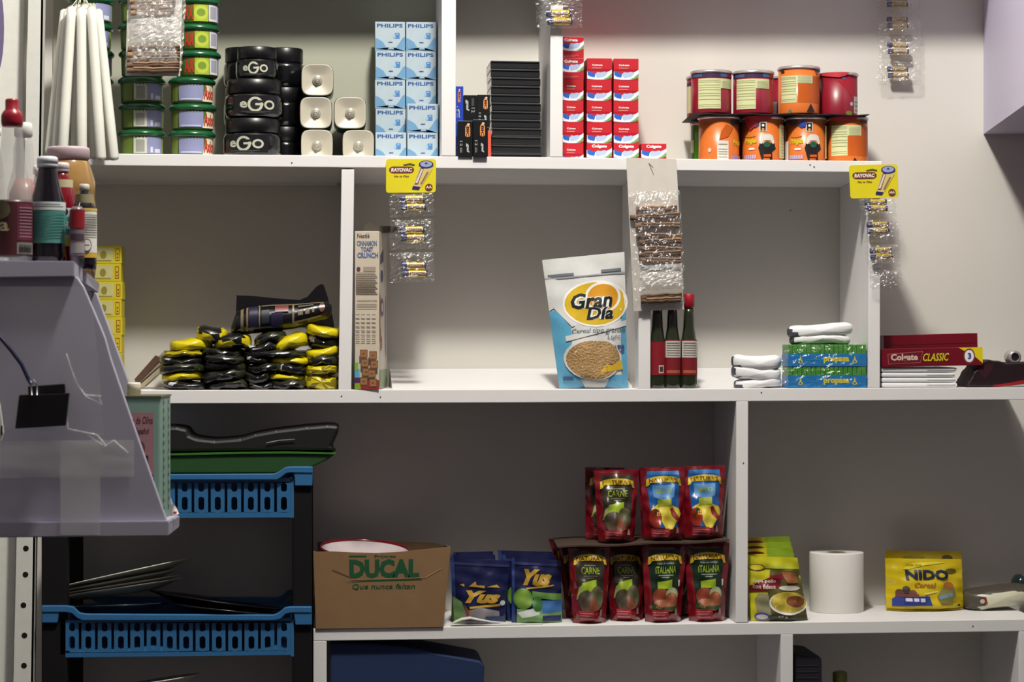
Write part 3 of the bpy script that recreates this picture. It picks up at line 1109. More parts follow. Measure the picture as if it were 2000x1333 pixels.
def barcode(u0, v0, u1, v1):
    a = [('r', u0, v0, u1, v1, ink(214, 210, 204))]
    for q in (.15, .3, .42, .55, .8):
        a.append(('r', u0 + .02, v0 + (v1 - v0) * q, u1 - .02, v0 + (v1 - v0) * (q + .04), LN))
    return a


# u positions: sin((u-.5)*pi) maps to the visible width
z0 = onshelf(1, 1530, .035).z
hcan = sz(94, .08)
Yb = .078
can('orange snack can with a white barcode, leftmost of the bottom row', 1404, Yb, z0, hcan, 42, OG,
    barcode(.42, .03, .60, .48) + [('p', [(.62, .95), (.68, .98), (.95, .98), (.95, .8), (.8, .88), (.66, .84)], M(30, 34, 60)), ('p', [(.45, .5), (.60, .58), (.68, .8), (.56, .86), (.48, .7)], OG2),
     ('t', 'Pringles', .68, .36, .9, .52, ink(206, 178, 40), .05, .25), ('e', .30, .27, .03, .05, ink(200, 180, 160))] + [('r', .64 + .045 * k, .06, .67 + .045 * k, .15, M(150, 140, 186)) for k in range(6)])
can('orange snack can with yellow lettering and game pad picture, second of the bottom row', 1489.5, Yb, z0, hcan, 42, OG,
    front_art(.33) + [('p', [(.12, .98), (.42, .98), (.34, .84), (.24, .72), (.18, .84)], M(176, 36, 40)), ('r', .72, .10, .93, .86, CRM)] + [('r', .74, .14 + .07 * k, .9, .15 + .07 * k, LN) for k in range(10)], torn=True)
can('orange snack can with yellow lettering and game pad picture, third of the bottom row', 1573, Yb, z0, hcan, 41.5, OG,
    front_art(.38) + [('r', .80, .10, .97, .86, CRM), ('r', .02, .05, .14, .5, ink(210, 206, 200)), ('p', [(.36, .98), (.46, .92), (.42, .80), (.33, .88)], M(40, 66, 150)), ('p', [(.1, .98), (.3, .98), (.3, .9), (.2, .84)], M(40, 36, 50))])
can('orange snack can with a cream nutrition panel, rightmost of the bottom row', 1655, Yb, z0, hcan, 41.5, OG,
    [('r', .42, .16, 1, .84, OG2)] + panel_art(.14, .43, .66) + [('p', [(.50, .0), (.54, .11), (.6, .0)], DK), ('p', [(.8, .05), (.9, .05), (.86, .0)], DK), ('r', .66, .92, .8, .98, DK)], torn=True)
can('green snack can peeking out behind the left end of the bottom row', 1388, .160, z0 - .004, hcan, 41, GRN, [('r', 0, 0, .14, 1, DKG), ('r', 0, .35, .13, .65, M(170, 180, 140))])
for cx, w_ in ((1475, 'second'), (1560, 'third'), (1645, 'fourth')):
    can('orange snack can hidden behind the %s can of the bottom row' % w_, cx, .160, z0 - .004, hcan, 41, OG, [])
# dark card sheet
zs = z0 + hcan + .0004
b = B()
xa, xc = XW(1352, .04), XW(1695, .04)
xl, xr = xa - .002, xc


def sheet(u, v):
    x = xl + (xr - xl) * u
    return (x + v * .009, .028 + v * .185, zs + .0012 + .0010 * math.sin(u * 26) * (1 - v))


b.surf(sheet, 50, 4, M(52, 38, 34, rough=.7))
b.surf(lambda u, v: (lambda p: (p[0], p[1], p[2] - .0012))(sheet(u, v)), 50, 4, M(40, 30, 28, rough=.7), flip=True)
b.surf(lambda u, v: (lambda p: (p[0], p[1], p[2] - .0012 * (1 - v)))(sheet(u, 0)), 50, 1, M(34, 26, 26, rough=.7))
tag(b.obj('card_sheet'), 'thin dark card sheet between the two rows of snack cans', 'sheet')
zt = zs + .0036
hr_ = sz(85, .08)
mar = lambda a, s_, e_: [('r', 0, .88, 1, 1, M(60, 36, 70)), ('r', .1, .90, .3, .97, M(60, 90, 120)), ('r', .6, .9, .72, .98, M(60, 90, 130)), ('r', .72, .9, .85, .98, M(140, 26, 40))] + panel_art(a, s_, e_, top=.85, mid=.60, bot=.08)
can('maroon snack can with cream nutrition panel, leftmost of the top row', 1389, Yb, zt, hr_, 41.5, MR, mar(.23, .60, .86))
can('maroon snack can with cream nutrition panel, second of the top row', 1471, Yb, zt, hr_, 41.5, MR, mar(.14, .48, .72) + [('r', .9, .7, .96, .8, WH)])
can('taller orange snack can standing in the top row', 1560, Yb - .004, zt, sz(94, .08), 42.5, OG,
    [('r', .42, .22, 1, .84, OG2)] + panel_art(.12, .40, .66, top=.84, mid=.66, bot=.22) + [('p', [(.55, .0), (.62, .2), (.70, .0)], M(50, 24, 24)), ('r', .12, .93, .2, .99, DK), ('r', .7, .93, .86, .99, M(30, 40, 80)), ('e', .3, .02, .03, .04, M(90, 110, 90))])
can('dark red snack can at the right end of the top row', 1636, .098, zt, hr_, 40.5, MR,
    [('p', [(.4, .9), (.8, .9), (.9, .5), (.7, .4), (.6, .6)], M(166, 26, 44)), ('r', .73, .03, .93, .46, ink(196, 192, 190)), ('r', .75, .08, .9, .12, LN), ('r', .75, .2, .9, .24, LN), ('r', .75, .3, .9, .34, LN), ('e', .67, .26, .03, .05, ink(190, 180, 180)),
     ('r', .5, .88, .56, .94, M(60, 90, 120)), ('e', .62, .02, .06, .06, M(110, 120, 40))], torn=True)
can('maroon snack can behind the left end of the top row', 1379, .163, zt, hr_, 40, MR, [('r', .02, .1, .16, .8, CRM), ('r', 0, .8, .2, .9, M(40, 30, 60))])
can('maroon snack can behind the gap left of the tall orange can', 1535, .165, zt, hr_, 40, MR, [('r', .16, .02, .28, .4, ink(200, 196, 190))])

# ---- hanging battery strips
YEL = M(218, 204, 34, rough=.4, var=.03)
NB = ink(36, 36, 96)
BR = ink(108, 52, 46)


def battery_mesh(L, R, dirty=False):
    b = B()
    prof = [(R * .6, 0), (R * .98, .0004, NB), (R, .001, NB), (R, L * .24, NB), (R, L * .245, M(214, 190, 60, rough=.25, metal=.4)), (R, L * .90, M(214, 190, 60, rough=.25, metal=.4)), (R, L * .905, NB), (R, L * .985, NB), (R * .4, L * .99, SIL), (R * .4, L, SIL)]
    b.lathe(prof, NB, 18, ax='x')
    mf = lambda u, v, d: (L * .30 + u * L * .56, -(R + d) * math.cos((v - .5) * 1.2), (R + d) * math.sin((v - .5) * 1.2))
    b.art([('r', 0, .12, 1, .88, BR), ('t', 'RAYOVAC', .06, .22, .94, .78, ink(214, 200, 186), .03)], mf, grid=(1, 6))
    me_o = b.obj('battery')
    me = me_o.data
    bpy.data.objects.remove(me_o)
    return me


BM = {'AA': battery_mesh(sz(50), sz(7.2)), 'AAA': battery_mesh(sz(44), sz(5.6))}


def blister(pts, par, seed, Y=-.014, n=16, mat_=None):
    rnd = random.Random(seed)
    P = [W(x, y, Y) for x, y in pts]

    def fn(u, v):
        p = P[0].lerp(P[1], u).lerp(P[3].lerp(P[2], u), v)
        e = min(u, 1 - u, v, 1 - v)
        p.y -= .010 * min(1, e * 6) + rnd.uniform(-.002, .002)
        if e == 0:
            p.x += rnd.uniform(-.0015, .0015)
        p.z += rnd.uniform(-.001, .001)
        return p
    b = B(); b.surf(fn, n, n, mat_ or FILM, smooth=False)
    return b.obj('blister', par)


def bat_strip(label, card, kind, pairs, films, Y=-.006, seed=5, txt='AA', tear=0):
    t = thing('battery_strip', label, 'battery pack', (0, 0, 0), 'battery packs hung on the shelf edges')
    if card:
        q = [W(x, y, Y) for x, y in card]      # bl br tr tl
        mf = lambda u, v, d: tuple(q[0].lerp(q[1], u).lerp(q[3].lerp(q[2], u), v) - Vector((0, d, 0)))
        w_, h_ = (q[1] - q[0]).length, (q[3] - q[0]).length
        b = B()
        cr = .08
        pts = []
        for (cx_, cy_, a0) in ((1 - cr * .7, 1 - cr, 0), (cr * .7, 1 - cr, 90), (cr * .7, cr, 180), (1 - cr * .7, cr, 270)):
            for k in range(6):
                a = math.radians(a0 + 18 * k)
                pts.append((cx_ + cr * .7 * math.cos(a), cy_ + cr * math.sin(a)))
        wp = [mf(u, v, 0) for u, v in pts]
        b.prism([(p[0], p[2]) for p in wp], Y, Y + .0008, YEL)
        bat = ink(206, 190, 120)
        its = [('e', .14, .68, .08, .10, BR), ('e', .48, .68, .08, .10, BR), ('r', .13, .58, .49, .78, BR), ('t', 'RAYOVAC', .10, .62, .52, .74, ink(232, 222, 210), .05, .15),
               ('t', 'No te Pilas', .16, .46, .46, .52, BR, .02, .2), ('p', [(.34, .84), (.48, .88), (.58, .84), (.56, .80), (.48, .83), (.36, .81)], ink(90, 80, 40)),
               ('p', [(.52, .10), (.66, .08), (.93, .70), (.90, .80), (.74, .90), (.68, .82)], bat), ('p', [(.52, .10), (.66, .08), (.69, .17), (.54, .2)], NB),
               ('p', [(.57, .24), (.64, .24), (.76, .74), (.70, .76)], BR), ('p', [(.585, .28), (.63, .28), (.74, .70), (.705, .71)], ink(216, 204, 196)),
               ('p', [(.68, .25), (.72, .25), (.86, .62), (.82, .62)], ink(150, 110, 60)),
               ('e', .80, .84, .145, .12, NB), ('e', .80, .85, .12, .09, ink(150, 160, 206)), ('e', .80, .87, .03, .03, ink(70, 70, 120)),
               ('e', .86, .16, .075, .10, BR), ('t', txt, .80, .12, .92, .20, ink(226, 210, 200), .04)]
        b.art(its, mf)
        b.obj('header_card', t)
    for k, (x, y, r) in enumerate(pairs):
        for s_ in (0, 1):
            o = bpy.data.objects.new('battery', BM[kind])
            COL.objects.link(o)
            dy = (15.5 if kind == 'AA' else 12.5) * s_
            p = W(x + (3 if s_ and kind == 'AA' else 1.5 * s_), y + dy, Y - .008)
            o.location = p
            o.rotation_euler = (0, r, 0)
            o.parent = t
    for k, f in enumerate(films):
        blister(f, t, seed * 10 + k, Y - .006)
    return t


bat_strip('yellow card of larger batteries on the shelf edge above the cereal box', [(754, 377), (851, 376), (852, 311), (754, 311)], 'AA',
          [(780, 389, 0), (780, 449, 0), (783, 519, 0)], [((762, 425), (848, 422), (846, 378), (760, 379)), ((762, 488), (847, 486), (847, 428), (761, 430)), ((763, 553), (849, 551), (847, 492), (762, 494))], seed=5, txt='AA')
bat_strip('yellow card of small batteries at the right end of the middle compartments', [(1661, 388), (1755, 386), (1753, 321), (1658, 323)], 'AAA',
          [(1689, 396, -.03), (1693, 440, -.03), (1699, 491, -.08)], [((1682, 425), (1752, 423), (1748, 388), (1677, 389)), ((1688, 475), (1756, 472), (1752, 427), (1682, 429)), ((1694, 525), (1760, 522), (1757, 477), (1689, 480)), ((1700, 566), (1762, 565), (1760, 527), (1697, 529))], seed=9, txt='AAA')
bat_strip('strip of small batteries in clear plastic high on the right wall', None, 'AAA',
          [(1731, -4, 0), (1732, 38, 0), (1733, 88, 0), (1733, 135, .02)], [((1714, 20), (1798, 20), (1797, -25), (1714, -25)), ((1715, 67), (1799, 67), (1798, 24), (1714, 24)), ((1716, 116), (1800, 116), (1799, 71), (1715, 71)), ((1714, 168), (1799, 166), (1799, 120), (1715, 120))], Y=DW - .016, seed=13)
bat_strip('pair of batteries in clear plastic over the middle divider of the top shelf', None, 'AA',
          [(1066, 26, 0), (1066, -34, 0)], [((1048, 55), (1137, 55), (1137, -2), (1047, -2)), ((1048, -6), (1137, -6), (1137, -60), (1047, -60))], seed=17)

# ---- cinnamon cards
BK1 = M(146, 116, 90, rough=.8, var=.3, nscale=90, bump=.5)
BK2 = M(110, 84, 64, rough=.8, var=.3, nscale=90, bump=.5)


def cinnamon(label, card, sticks, blank, Y, seed, nail=None):
    t = thing('cinnamon_card', label, 'spice card', (0, 0, 0), 'cinnamon cards hung in front of the shelves')
    rnd = random.Random(seed)
    P = [W(x, y, Y) for x, y in card]
    b = B(); b.prism([(p.x, p.z) for p in P], Y, Y + .001, M(206, 200, 192, rough=.6)); b.obj('backing_card', t)
    for (x0, y0, x1, y1) in sticks:
        b = B()
        a, c = W(x0, y0, Y - .008), W(x1, y1, Y - .008)
        n = 8
        pts = [a.lerp(c, k / n) + Vector((0, rnd.uniform(-.0008, .0008), rnd.uniform(-.0010, .0010))) for k in range(n + 1)]
        rr = [.0052 * rnd.uniform(.85, 1.1) for _ in pts]
        b.tube(pts, rr, rnd.choice((BK1, BK2)), 9)
        b.tube([p + Vector((0, -.004, .0035)) for p in pts[1:]], [q * .45 for q in rr[1:]], BK1, 6)
        b.obj('cinnamon_stick', t)
    blister(((card[0][0] - 1, card[0][1] - 4), (card[1][0] + 3, card[1][1] - 10), (card[2][0] + 8, blank[0]), (card[3][0] + 4, blank[0] + 4)), t, seed, Y=Y - .006, n=26, mat_=FILMW if seed == 2 else FILM)
    cx0 = card[0][0] + 14; cx1 = card[1][0] - 4
    blister(((cx0, blank[2]), (cx1 + 4, blank[2] - 4), (cx1, blank[1]), (cx0 - 4, blank[1] + 4)), t, seed + 50, Y=Y - .016, n=14, mat_=FILMW)
    if nail:
        b = B(); p = W(nail[0], nail[1], Y)
        b.tube([(p.x - .003, Y + .001, p.z + .003), (p.x + .004, Y - .010, p.z - .006)], .0007, M(60, 56, 52, metal=.6), 8); b.obj('nail', t)
    return t


cinnamon('white card with rows of cinnamon sticks nailed between the middle compartments', [(1238, 608), (1336, 605), (1321, 311), (1223, 308)],
         [(1243, 409, 1322, 407), (1231, 426, 1326, 421), (1241, 441, 1327, 440), (1243, 461, 1328, 463), (1249, 474, 1330, 470), (1247, 485, 1330, 489), (1248, 497, 1329, 495), (1250, 508, 1328, 509), (1252, 582, 1331, 577), (1252, 588, 1330, 585)],
         (372, 515, 568), -.008, 1, nail=(1270, 322))
cinnamon('white card with rows of cinnamon sticks hanging before the green lidded tubs', [(245, 148), (352, 149), (357, -40), (250, -40)],
         [(252, -22, 345, -24), (253, -10, 346, -10), (254, 2, 343, 1), (256, 14, 342, 13), (256, 26, 340, 25), (250, 97, 352, 96), (249, 107, 352, 106), (249, 117, 351, 117), (248, 127, 351, 127), (248, 137, 350, 138)],
         (-30, 33, 92), -.03, 2)
# ================================================================== middle shelf
def pillow(b, cx, cz, w_, h_, y0, d_, m, seed=0, rot=0.0, wr=.0010, p=2.6, nu=22, nv=14, m2=None, split=None):
    """crumpled flat packet lying on a pile: width w_, thickness h_, front at y0, depth d_"""
    rnd = random.Random(seed)
    ph = [rnd.uniform(0, 6.28) for _ in range(8)]
    ca, sa = math.cos(rot), math.sin(rot)

    def fn(u, v):
        a = 2 * PI * u
        c_, s_ = math.cos(a), math.sin(a)
        t_ = (v - .5) * PI
        rr = max(0.0, math.cos(t_)) ** .55
        x = w_ / 2 * math.copysign(abs(c_) ** .55, c_) * rr * (1 + .02 * math.sin(5 * t_ + ph[3]))
        z = h_ / 2 * 1.3 * math.copysign(abs(s_) ** .5, s_) * rr
        z += h_ * .16 * math.sin(x / w_ * 4.2 + ph[4])
        z += wr * math.sin(x * 190 + ph[0] + v * 9) * (1 if abs(c_) < .95 else .3) + wr * .6 * math.sin(x * 420 + ph[1] - v * 16)
        y = y0 + d_ / 2 + d_ / 2 * math.sin(t_)
        return (cx + x * ca - z * sa, y, cz + x * sa + z * ca)
    i0 = len(b.bm.faces)
    b.surf(fn, 28, 10, m)
    if m2:
        i2 = b.mi(m2)
        b.bm.faces.ensure_lookup_table()
        for f in list(b.bm.faces)[i0:]:
            c = f.calc_center_median()
            if split(c.x - cx, c.z - cz):
                f.material_index = i2


YP = foil(212, 196, 18)
KP = foil(17, 17, 19)
KP2 = foil(44, 46, 30)
SP = M(196, 196, 200, rough=.3)
OLP = foil(126, 112, 22)


def packet(label, x0, y0, x1, y1, kind, rot=0, Y=.006, seed=0, name='snack_packet'):
    cx, cy = (x0 + x1) / 2, (y0 + y1) / 2
    c = W(cx, cy, Y)
    w_, h_ = sz(x1 - x0, Y), sz(y1 - y0, Y)
    b = B()
    if kind == 'y':
        pillow(b, 0, 0, w_, h_, 0, .12, YP, seed, rot, m2=OLP, split=lambda x, z: z < -h_ * .36)
    elif kind == 'k':
        pillow(b, 0, 0, w_, h_, 0, .12, KP, seed, rot, wr=.0014, m2=SP, split=lambda x, z: -.30 * w_ < x + z * .8 < -.14 * w_ and z > -.1 * h_)
    elif kind == 'K':
        pillow(b, 0, 0, w_, h_, 0, .12, KP, seed, rot, wr=.0016, m2=KP2, split=lambda x, z: z > .25 * h_ or x > .3 * w_)
    elif kind == 'b':
        pillow(b, 0, 0, w_, h_, 0, .12, OLP, seed, rot, wr=.0016, m2=YP, split=lambda x, z: (z * 900) % 5 < 2.4)
    else:
        pillow(b, 0, 0, w_, h_, 0, .12, YP, seed, rot, m2=KP, split=lambda x, z: (z > .1 * h_ and x < .25 * w_ and x > -.4 * w_) or (x > .05 * w_ and x < .3 * w_))
    o = b.obj(name, None, c)
    return tag(o, label, 'packet', 'black and yellow snack packets piled on the middle shelf')


pk = [  # x0 y0 x1 y1 kind rot
    # bottom row upward; the description says where it lies
    (316, 746, 408, 761, 'k', 0, 'black packet with a silver patch at the left bottom of the pile'),
    (396, 745, 492, 761, 'K', 0, 'crumpled black packet at the bottom, second from the left'),
    (478, 747, 548, 761, 'k', .02, 'black packet with a silver patch at the bottom middle of the pile'),
    (520, 744, 604, 761, 'K', -.03, 'shiny black packet at the bottom, left of the yellow bundle'),
    (590, 733, 664, 762, 'b', 0, 'creased yellow packet bundle at the right bottom of the pile'),
    (312, 729, 396, 745, 'y', 0, 'yellow packet edge second from the bottom at the left'),
    (386, 725, 484, 745, 'K', .03, 'black packet arched above the bottom row left of the middle'),
    (472, 726, 536, 747, 'K', 0, 'plain black packet in the second row at the middle'),
    (514, 732, 600, 744, 'y', .03, 'thin yellow packet edge in the second row right of the middle'),
    (592, 714, 664, 733, 'b', 0, 'olive and yellow packet directly on the yellow bundle at right'),
    (307, 712, 402, 730, 'K', 0, 'dark packet third from the bottom at the far left'),
    (390, 708, 488, 727, 'K', -.03, 'shiny black packet third from the bottom left of the middle'),
    (476, 711, 560, 727, 'K', .02, 'black packet third from the bottom at the middle'),
    (534, 713, 604, 732, 'k', 0, 'dark packet with a grey patch under the straight yellow packet'),
    (308, 697, 402, 714, 'k', 0, 'black packet with a large silver patch at the left end'),
    (392, 694, 482, 711, 'K', .02, 'wrinkled black packet fourth from the bottom left of the middle'),
    (474, 697, 532, 712, 'k', 0, 'black packet with a silver patch at the middle of the pile'),
    (524, 700, 610, 714, 'y', .0, 'straight yellow packet edge right of the middle'),
    (598, 697, 664, 716, 'K', 0, 'black packet below the slanting yellow edge at the right'),
    (314, 686, 400, 698, 'b', 0, 'dull yellow packet edge below the top left yellow packet'),
    (384, 680, 480, 698, 'K', .0, 'black packet under the small mixed packets'),
    (468, 686, 600, 700, 'K', -.02, 'long flat black packet below the slanted yellow packet'),
    (594, 679, 667, 699, 'y', .14, 'yellow packet slanting up at the right beside the divider'),
    (328, 665, 412, 686, 'y', -.03, 'thick yellow packet on the top left of the pile'),
    (476, 672, 548, 690, 'k', .12, 'dark olive packet above the middle of the pile'),
    (526, 660, 606, 684, 'y', .24, 'bright yellow packet slanting up right of the middle'),
    (598, 659, 666, 681, 'k', .08, 'black packet with a silver patch near the top right'),
    (416, 657, 490, 681, 'm', .04, 'black and yellow packet next to the topmost mixed packet'),
    (494, 653, 560, 674, 'K', .14, 'dark packet with olive top under the large black bag'),
    (380, 642, 444, 669, 'm', .08, 'small black and yellow packet topmost at the left'),
    (596, 638, 668, 658, 'y', -.08, 'yellow packet topmost at the right beside the divider'),
]
for i, (x0, y0, x1, y1, kd, r, lab) in enumerate(pk):
    packet(lab, x0, y0 + .0, x1, y1, kd, r, Y=.004 + .004 * (i % 3), seed=i + 3)

# large black bag on top
t = thing('coffee_bag', 'large dark printed bag lying on top of the yellow and black packets', 'bag', W(550, 650, .03))
o_ = t.location.copy()
b = B()
KB = foil(19, 17, 22)
path = [(452, 648), (462, 632), (485, 626), (530, 622), (575, 619), (610, 612), (640, 606), (648, 604)]
rads = [12, 22, 27, 27, 25, 21, 16, 9]
rnd = random.Random(4)


def tubefn(pts, rr, n=28, squash=1.0):
    rings = []
    for (x, y), r in zip(pts, rr):
        c = W(x, y, .045) - o_
        rings.append([(c + Vector((0, -math.cos(2 * PI * k / n), math.sin(2 * PI * k / n))) * sz(r) * (1 + .05 * math.sin(3 * 2 * PI * k / n + x))) for k in range(n)])
    return rings


def loft(b, rings, m, close=True):
    ii = b.mi(m)
    n = len(rings[0])
    rv = [[b.bm.verts.new(p) for p in r] for r in rings]
    for a in range(len(rv) - 1):
        for k in range(n):
            f = b.bm.faces.new((rv[a][k], rv[a][(k + 1) % n], rv[a + 1][(k + 1) % n], rv[a + 1][k]))
            f.material_index = ii
            f.smooth = True
    if close:
        for r in (rv[0][::-1], rv[-1]):
            f = b.bm.faces.new(r)
            f.material_index = ii


rg = tubefn(path, rads)
loft(b, rg, KB)


def mapc(u, v, d):
    x = 456 + u * 186
    k = max(0, min(len(path) - 2, sum(1 for p in path if p[0] <= x) - 1))
    f = (x - path[k][0]) / (path[k + 1][0] - path[k][0])
    cy = path[k][1] * (1 - f) + path[k + 1][1] * f
    r = sz(rads[k] * (1 - f) + rads[k + 1] * f) * 1.05
    c = W(x, cy, .045) - o_
    a = (v - .5) * 2.2 + .15
    return c + Vector((0, -math.cos(a), math.sin(a))) * (r + d)


TN = M(120, 108, 84, rough=.35)
NVY = M(34, 32, 60, rough=.3)
its = [('r', .08, .05, .11, .95, TN), ('r', .14, .05, .16, .9, TN), ('r', .17, .2, .26, .9, NVY), ('r', .27, .1, .285, .95, TN), ('r', .16, .12, .40, .18, TN), ('r', .30, .88, .95, .93, TN), ('r', .40, .1, .52, .6, NVY),
       ('r', .44, .62, .58, .86, M(112, 48, 46, rough=.3)), ('r', .62, .2, .64, .9, TN), ('r', .63, .2, .92, .27, TN), ('r', .68, .44, .73, .6, TN), ('r', .755, .44, .8, .62, TN), ('r', .825, .46, .85, .64, TN), ('e', .93, .62, .03, .22, M(104, 66, 56, rough=.3)), ('r', .68, .74, .84, .8, M(80, 74, 60)), ('r', .30, .3, .38, .7, M(30, 40, 50))]
b.art(its, mapc, grid=(20, 10), d0=.0006)
b.obj('body', t)
flap = [(459, 640), (462, 577), (490, 578), (540, 583), (585, 586), (600, 580), (618, 560), (626, 555), (632, 556), (640, 580), (650, 620), (656, 655), (600, 640)]
b = B()
fp = [(W(x, y, .075) - o_) for x, y in flap][::-1]
b.prism([(p.x, p.z) for p in fp], .052, .056, KB)
b.obj('folded_flap', t)

# yellow boxes at the left
YB1 = M(206, 190, 34, rough=.5)
CRB = M(196, 190, 130, rough=.5)
ya = [('r', .05, .10, .72, .9, CRB), ('r', .80, .15, .93, .85, M(150, 60, 30)), ('r', .82, .2, .91, .8, YB1), ('r', .84, .28, .89, .38, M(150, 60, 30)), ('r', .84, .48, .89, .58, M(150, 60, 30)), ('e', .4, .5, .1, .22, M(146, 130, 50)), ('r', .1, .15, .66, .2, M(160, 146, 60))]
z0 = onshelf(2, 214, .12).z
hh = (W(214, 480, .12).z - z0) / 8
fb = None
for k in range(8):
    lab = 'small yellow box, %s in the stack behind the slanted rack' % ordn(k, 8)
    if fb is None:
        fb = carton('yellow_box', lab, 'box', 208, 58, .12, z0, hh - .0005, .06, YB1, ya, 'yellow boxes behind the slanted rack')
    else:
        copy_box(fb, 208 + (1.5 if k in (3, 5) else 0) - (1 if k == 6 else 0), .12, z0 + k * hh, lab)

# leaning tray
b = B()
for pts, Y0, Y1, m in (([(252, 757), (264, 757), (336, 694), (334, 686), (322, 684)], .12, .20, M(150, 136, 112, rough=.3)), ([(262, 742), (272, 748), (318, 700), (304, 694)], .118, .12, M(86, 60, 50, rough=.5)), ([(268, 757), (280, 757), (338, 706), (336, 697)], .118, .19, M(168, 156, 130, rough=.3))):
    b.prism(quad(pts, .12), Y0, Y1, m, bev=.001)
tag(b.obj('leaning_tray'), 'pale plastic tray leaning behind the left end of the packet pile', 'tray')

# cereal box
t = thing('cereal_box', 'tall beige cereal box with torn open top beside the divider', 'box', (XW(717, .002), .003, zf(2, XW(717)) + .0003), None, (0, 0, -.10))
ww, hh = sz(48), W(715, 452, 0).z - zf(2, XW(717))
BG = M(200, 188, 170, rough=.55)
b = B(); b.box(-ww / 2, ww / 2, 0, .185, 0, hh, BG, bev=.001)
GT = ink(120, 108, 96)
its = [('t', 'Nestlé', .1, .955, .6, .985, ink(80, 60, 60), .02), ('t', 'CINNAMON', .08, .905, .9, .94, ink(96, 110, 140), .04), ('t', 'TOAST', .25, .87, .75, .9, ink(80, 90, 150), .04), ('t', 'CRUNCH', .1, .83, .95, .865, ink(90, 110, 160), .04),
       ('e', .15, .76, .08, .015, M(100, 60, 80)), ('r', .35, .745, .85, .775, M(160, 146, 130)), ('t', 'INGREDIENTES', .1, .555, .9, .565, GT, .02)]
its += [('r', .05, .60 + .012 * k, .93 - .05 * (k % 3), .606 + .012 * k, GT) for k in range(12)]
its += [('r', .08, .535 - .02 * k, .9, .54 - .02 * k, GT) for k in range(2)]
its += [('r', .05 + .22 * (k % 4), .30 + .028 * (k // 4), .20 + .22 * (k % 4), .306 + .028 * (k // 4), GT) for k in range(28)]
its += [('r', 0, 0, 1, .06, M(140, 50, 50)), ('r', .0, .06, .2, .13, M(90, 160, 190)), ('r', 0, 0, .25, .06, M(130, 160, 40)), ('r', 0, .04, .3, .075, M(80, 40, 90)), ('r', 0, .12, .14, .17, M(120, 170, 60))]
CZ = M(150, 104, 66, rough=.7)
CZ2 = M(110, 72, 44, rough=.7)
for k in range(8):
    u, v = .22 + .33 * (k % 2) + .05 * (k % 3), .025 + .058 * (k // 2) - .01 * (k % 2)
    its += [('r', u, v, u + .31, v + .052, CZ2), ('r', u + .025, v + .006, u + .28, v + .046, CZ), ('e', u + .15, v + .026, .06, .006, CZ2)]
b.art(its, flat(ww, hh))
# right face
def rf(u, v, d): return (ww / 2 + d, u * .18, v * hh)
b.art([('r', .02, .01, .98, .99, M(206, 198, 184)), ('p', [(.0, .3), (.0, .62), (.25, .55), (.1, .42), (.3, .3)], M(150, 96, 60)), ('e', .35, .52, .2, .06, M(70, 80, 120)), ('e', .35, .52, .12, .03, M(200, 196, 190)), ('p', [(.1, .85), (.5, .9), (.5, .82), (.1, .79)], M(80, 60, 100)),
       ('e', .3, .72, .18, .04, M(70, 76, 110)), ('p', [(.1, .3), (.3, .34), (.3, .26), (.1, .24)], M(150, 60, 50)), ('r', .02, 0.01, .98, .12, M(130, 150, 110)), ('e', .8, .4, .1, .2, M(150, 150, 170))], rf)
b.obj('carton', t)
b = B()
b.prism([(-ww * .25, hh), (ww * 1.2, hh - .002), (ww * 1.1, hh + .012), (ww * .35, hh + .012), (-.0, hh + .019), (-ww * .2, hh + .014)], .05, .054, M(70, 66, 56, rough=.6))
b.obj('torn_flap', t)


# ---- standing pouches
def pouch(name, label, cat, corners, Y, z, T, base, items, group=None, seed=0, wr=.0009, lean=0.0, grid=(20, 30), fin=.06, topflat=1.6, back=True, edge=None):
    """corners px: bl br tr tl; stands at height z; T thickness"""
    P = [W(x, y, Y) for x, y in corners]
    ox = (P[0].x + P[1].x) / 2
    loc = Vector((ox, Y, z))
    rnd = random.Random(seed)
    ph = [rnd.uniform(0, 6.28) for _ in range(6)]
    q = []
    for p in P:
        q.append(Vector((p.x - ox, 0, p.z - z)))
    dz = min(q[0].z, q[1].z)
    hT = max(q[2].z, q[3].z)
    q[0].z = 0; q[1].z = 0

    def shape(u, v):
        fu = 1 - abs(2 * u - 1) ** 3
        fu = max(0, (fu - fin) / (1 - fin)) if fin else fu
        fv = (1 - max(0, v) ** topflat) * (1 - (1 - min(1, v * 9)) ** 2 * .5)
        w_ = wr * (math.sin(u * 11 + v * 9 + ph[0]) + .7 * math.sin(u * 19 - v * 14 + ph[1]) + .5 * math.sin(v * 33 + u * 6 + ph[2]))
        return T * fu * fv + w_ * min(1, 4 * (1 - v) + .3)

    def mf(u, v, d=0.0):
        p = q[0].lerp(q[1], u).lerp(q[3].lerp(q[2], u), v)
        return Vector((p.x, -shape(u, v) - d + T + lean * p.z, p.z))
    b = B()
    b.surf(lambda u, v: mf(u, v, 0), grid[0], grid[1], base)
    b.surf(lambda u, v: (lambda p: Vector((p.x, T + lean * p.z + .4 * max(0, shape(u, v)) + .0006, p.z)))(mf(u, v)), grid[0], grid[1], base, flip=True)
    if items:
        b.art(items, mf, grid=grid, d0=.0014, step=.00012)
    o = b.obj(name, None, loc)
    return tag(o, label, cat, group)


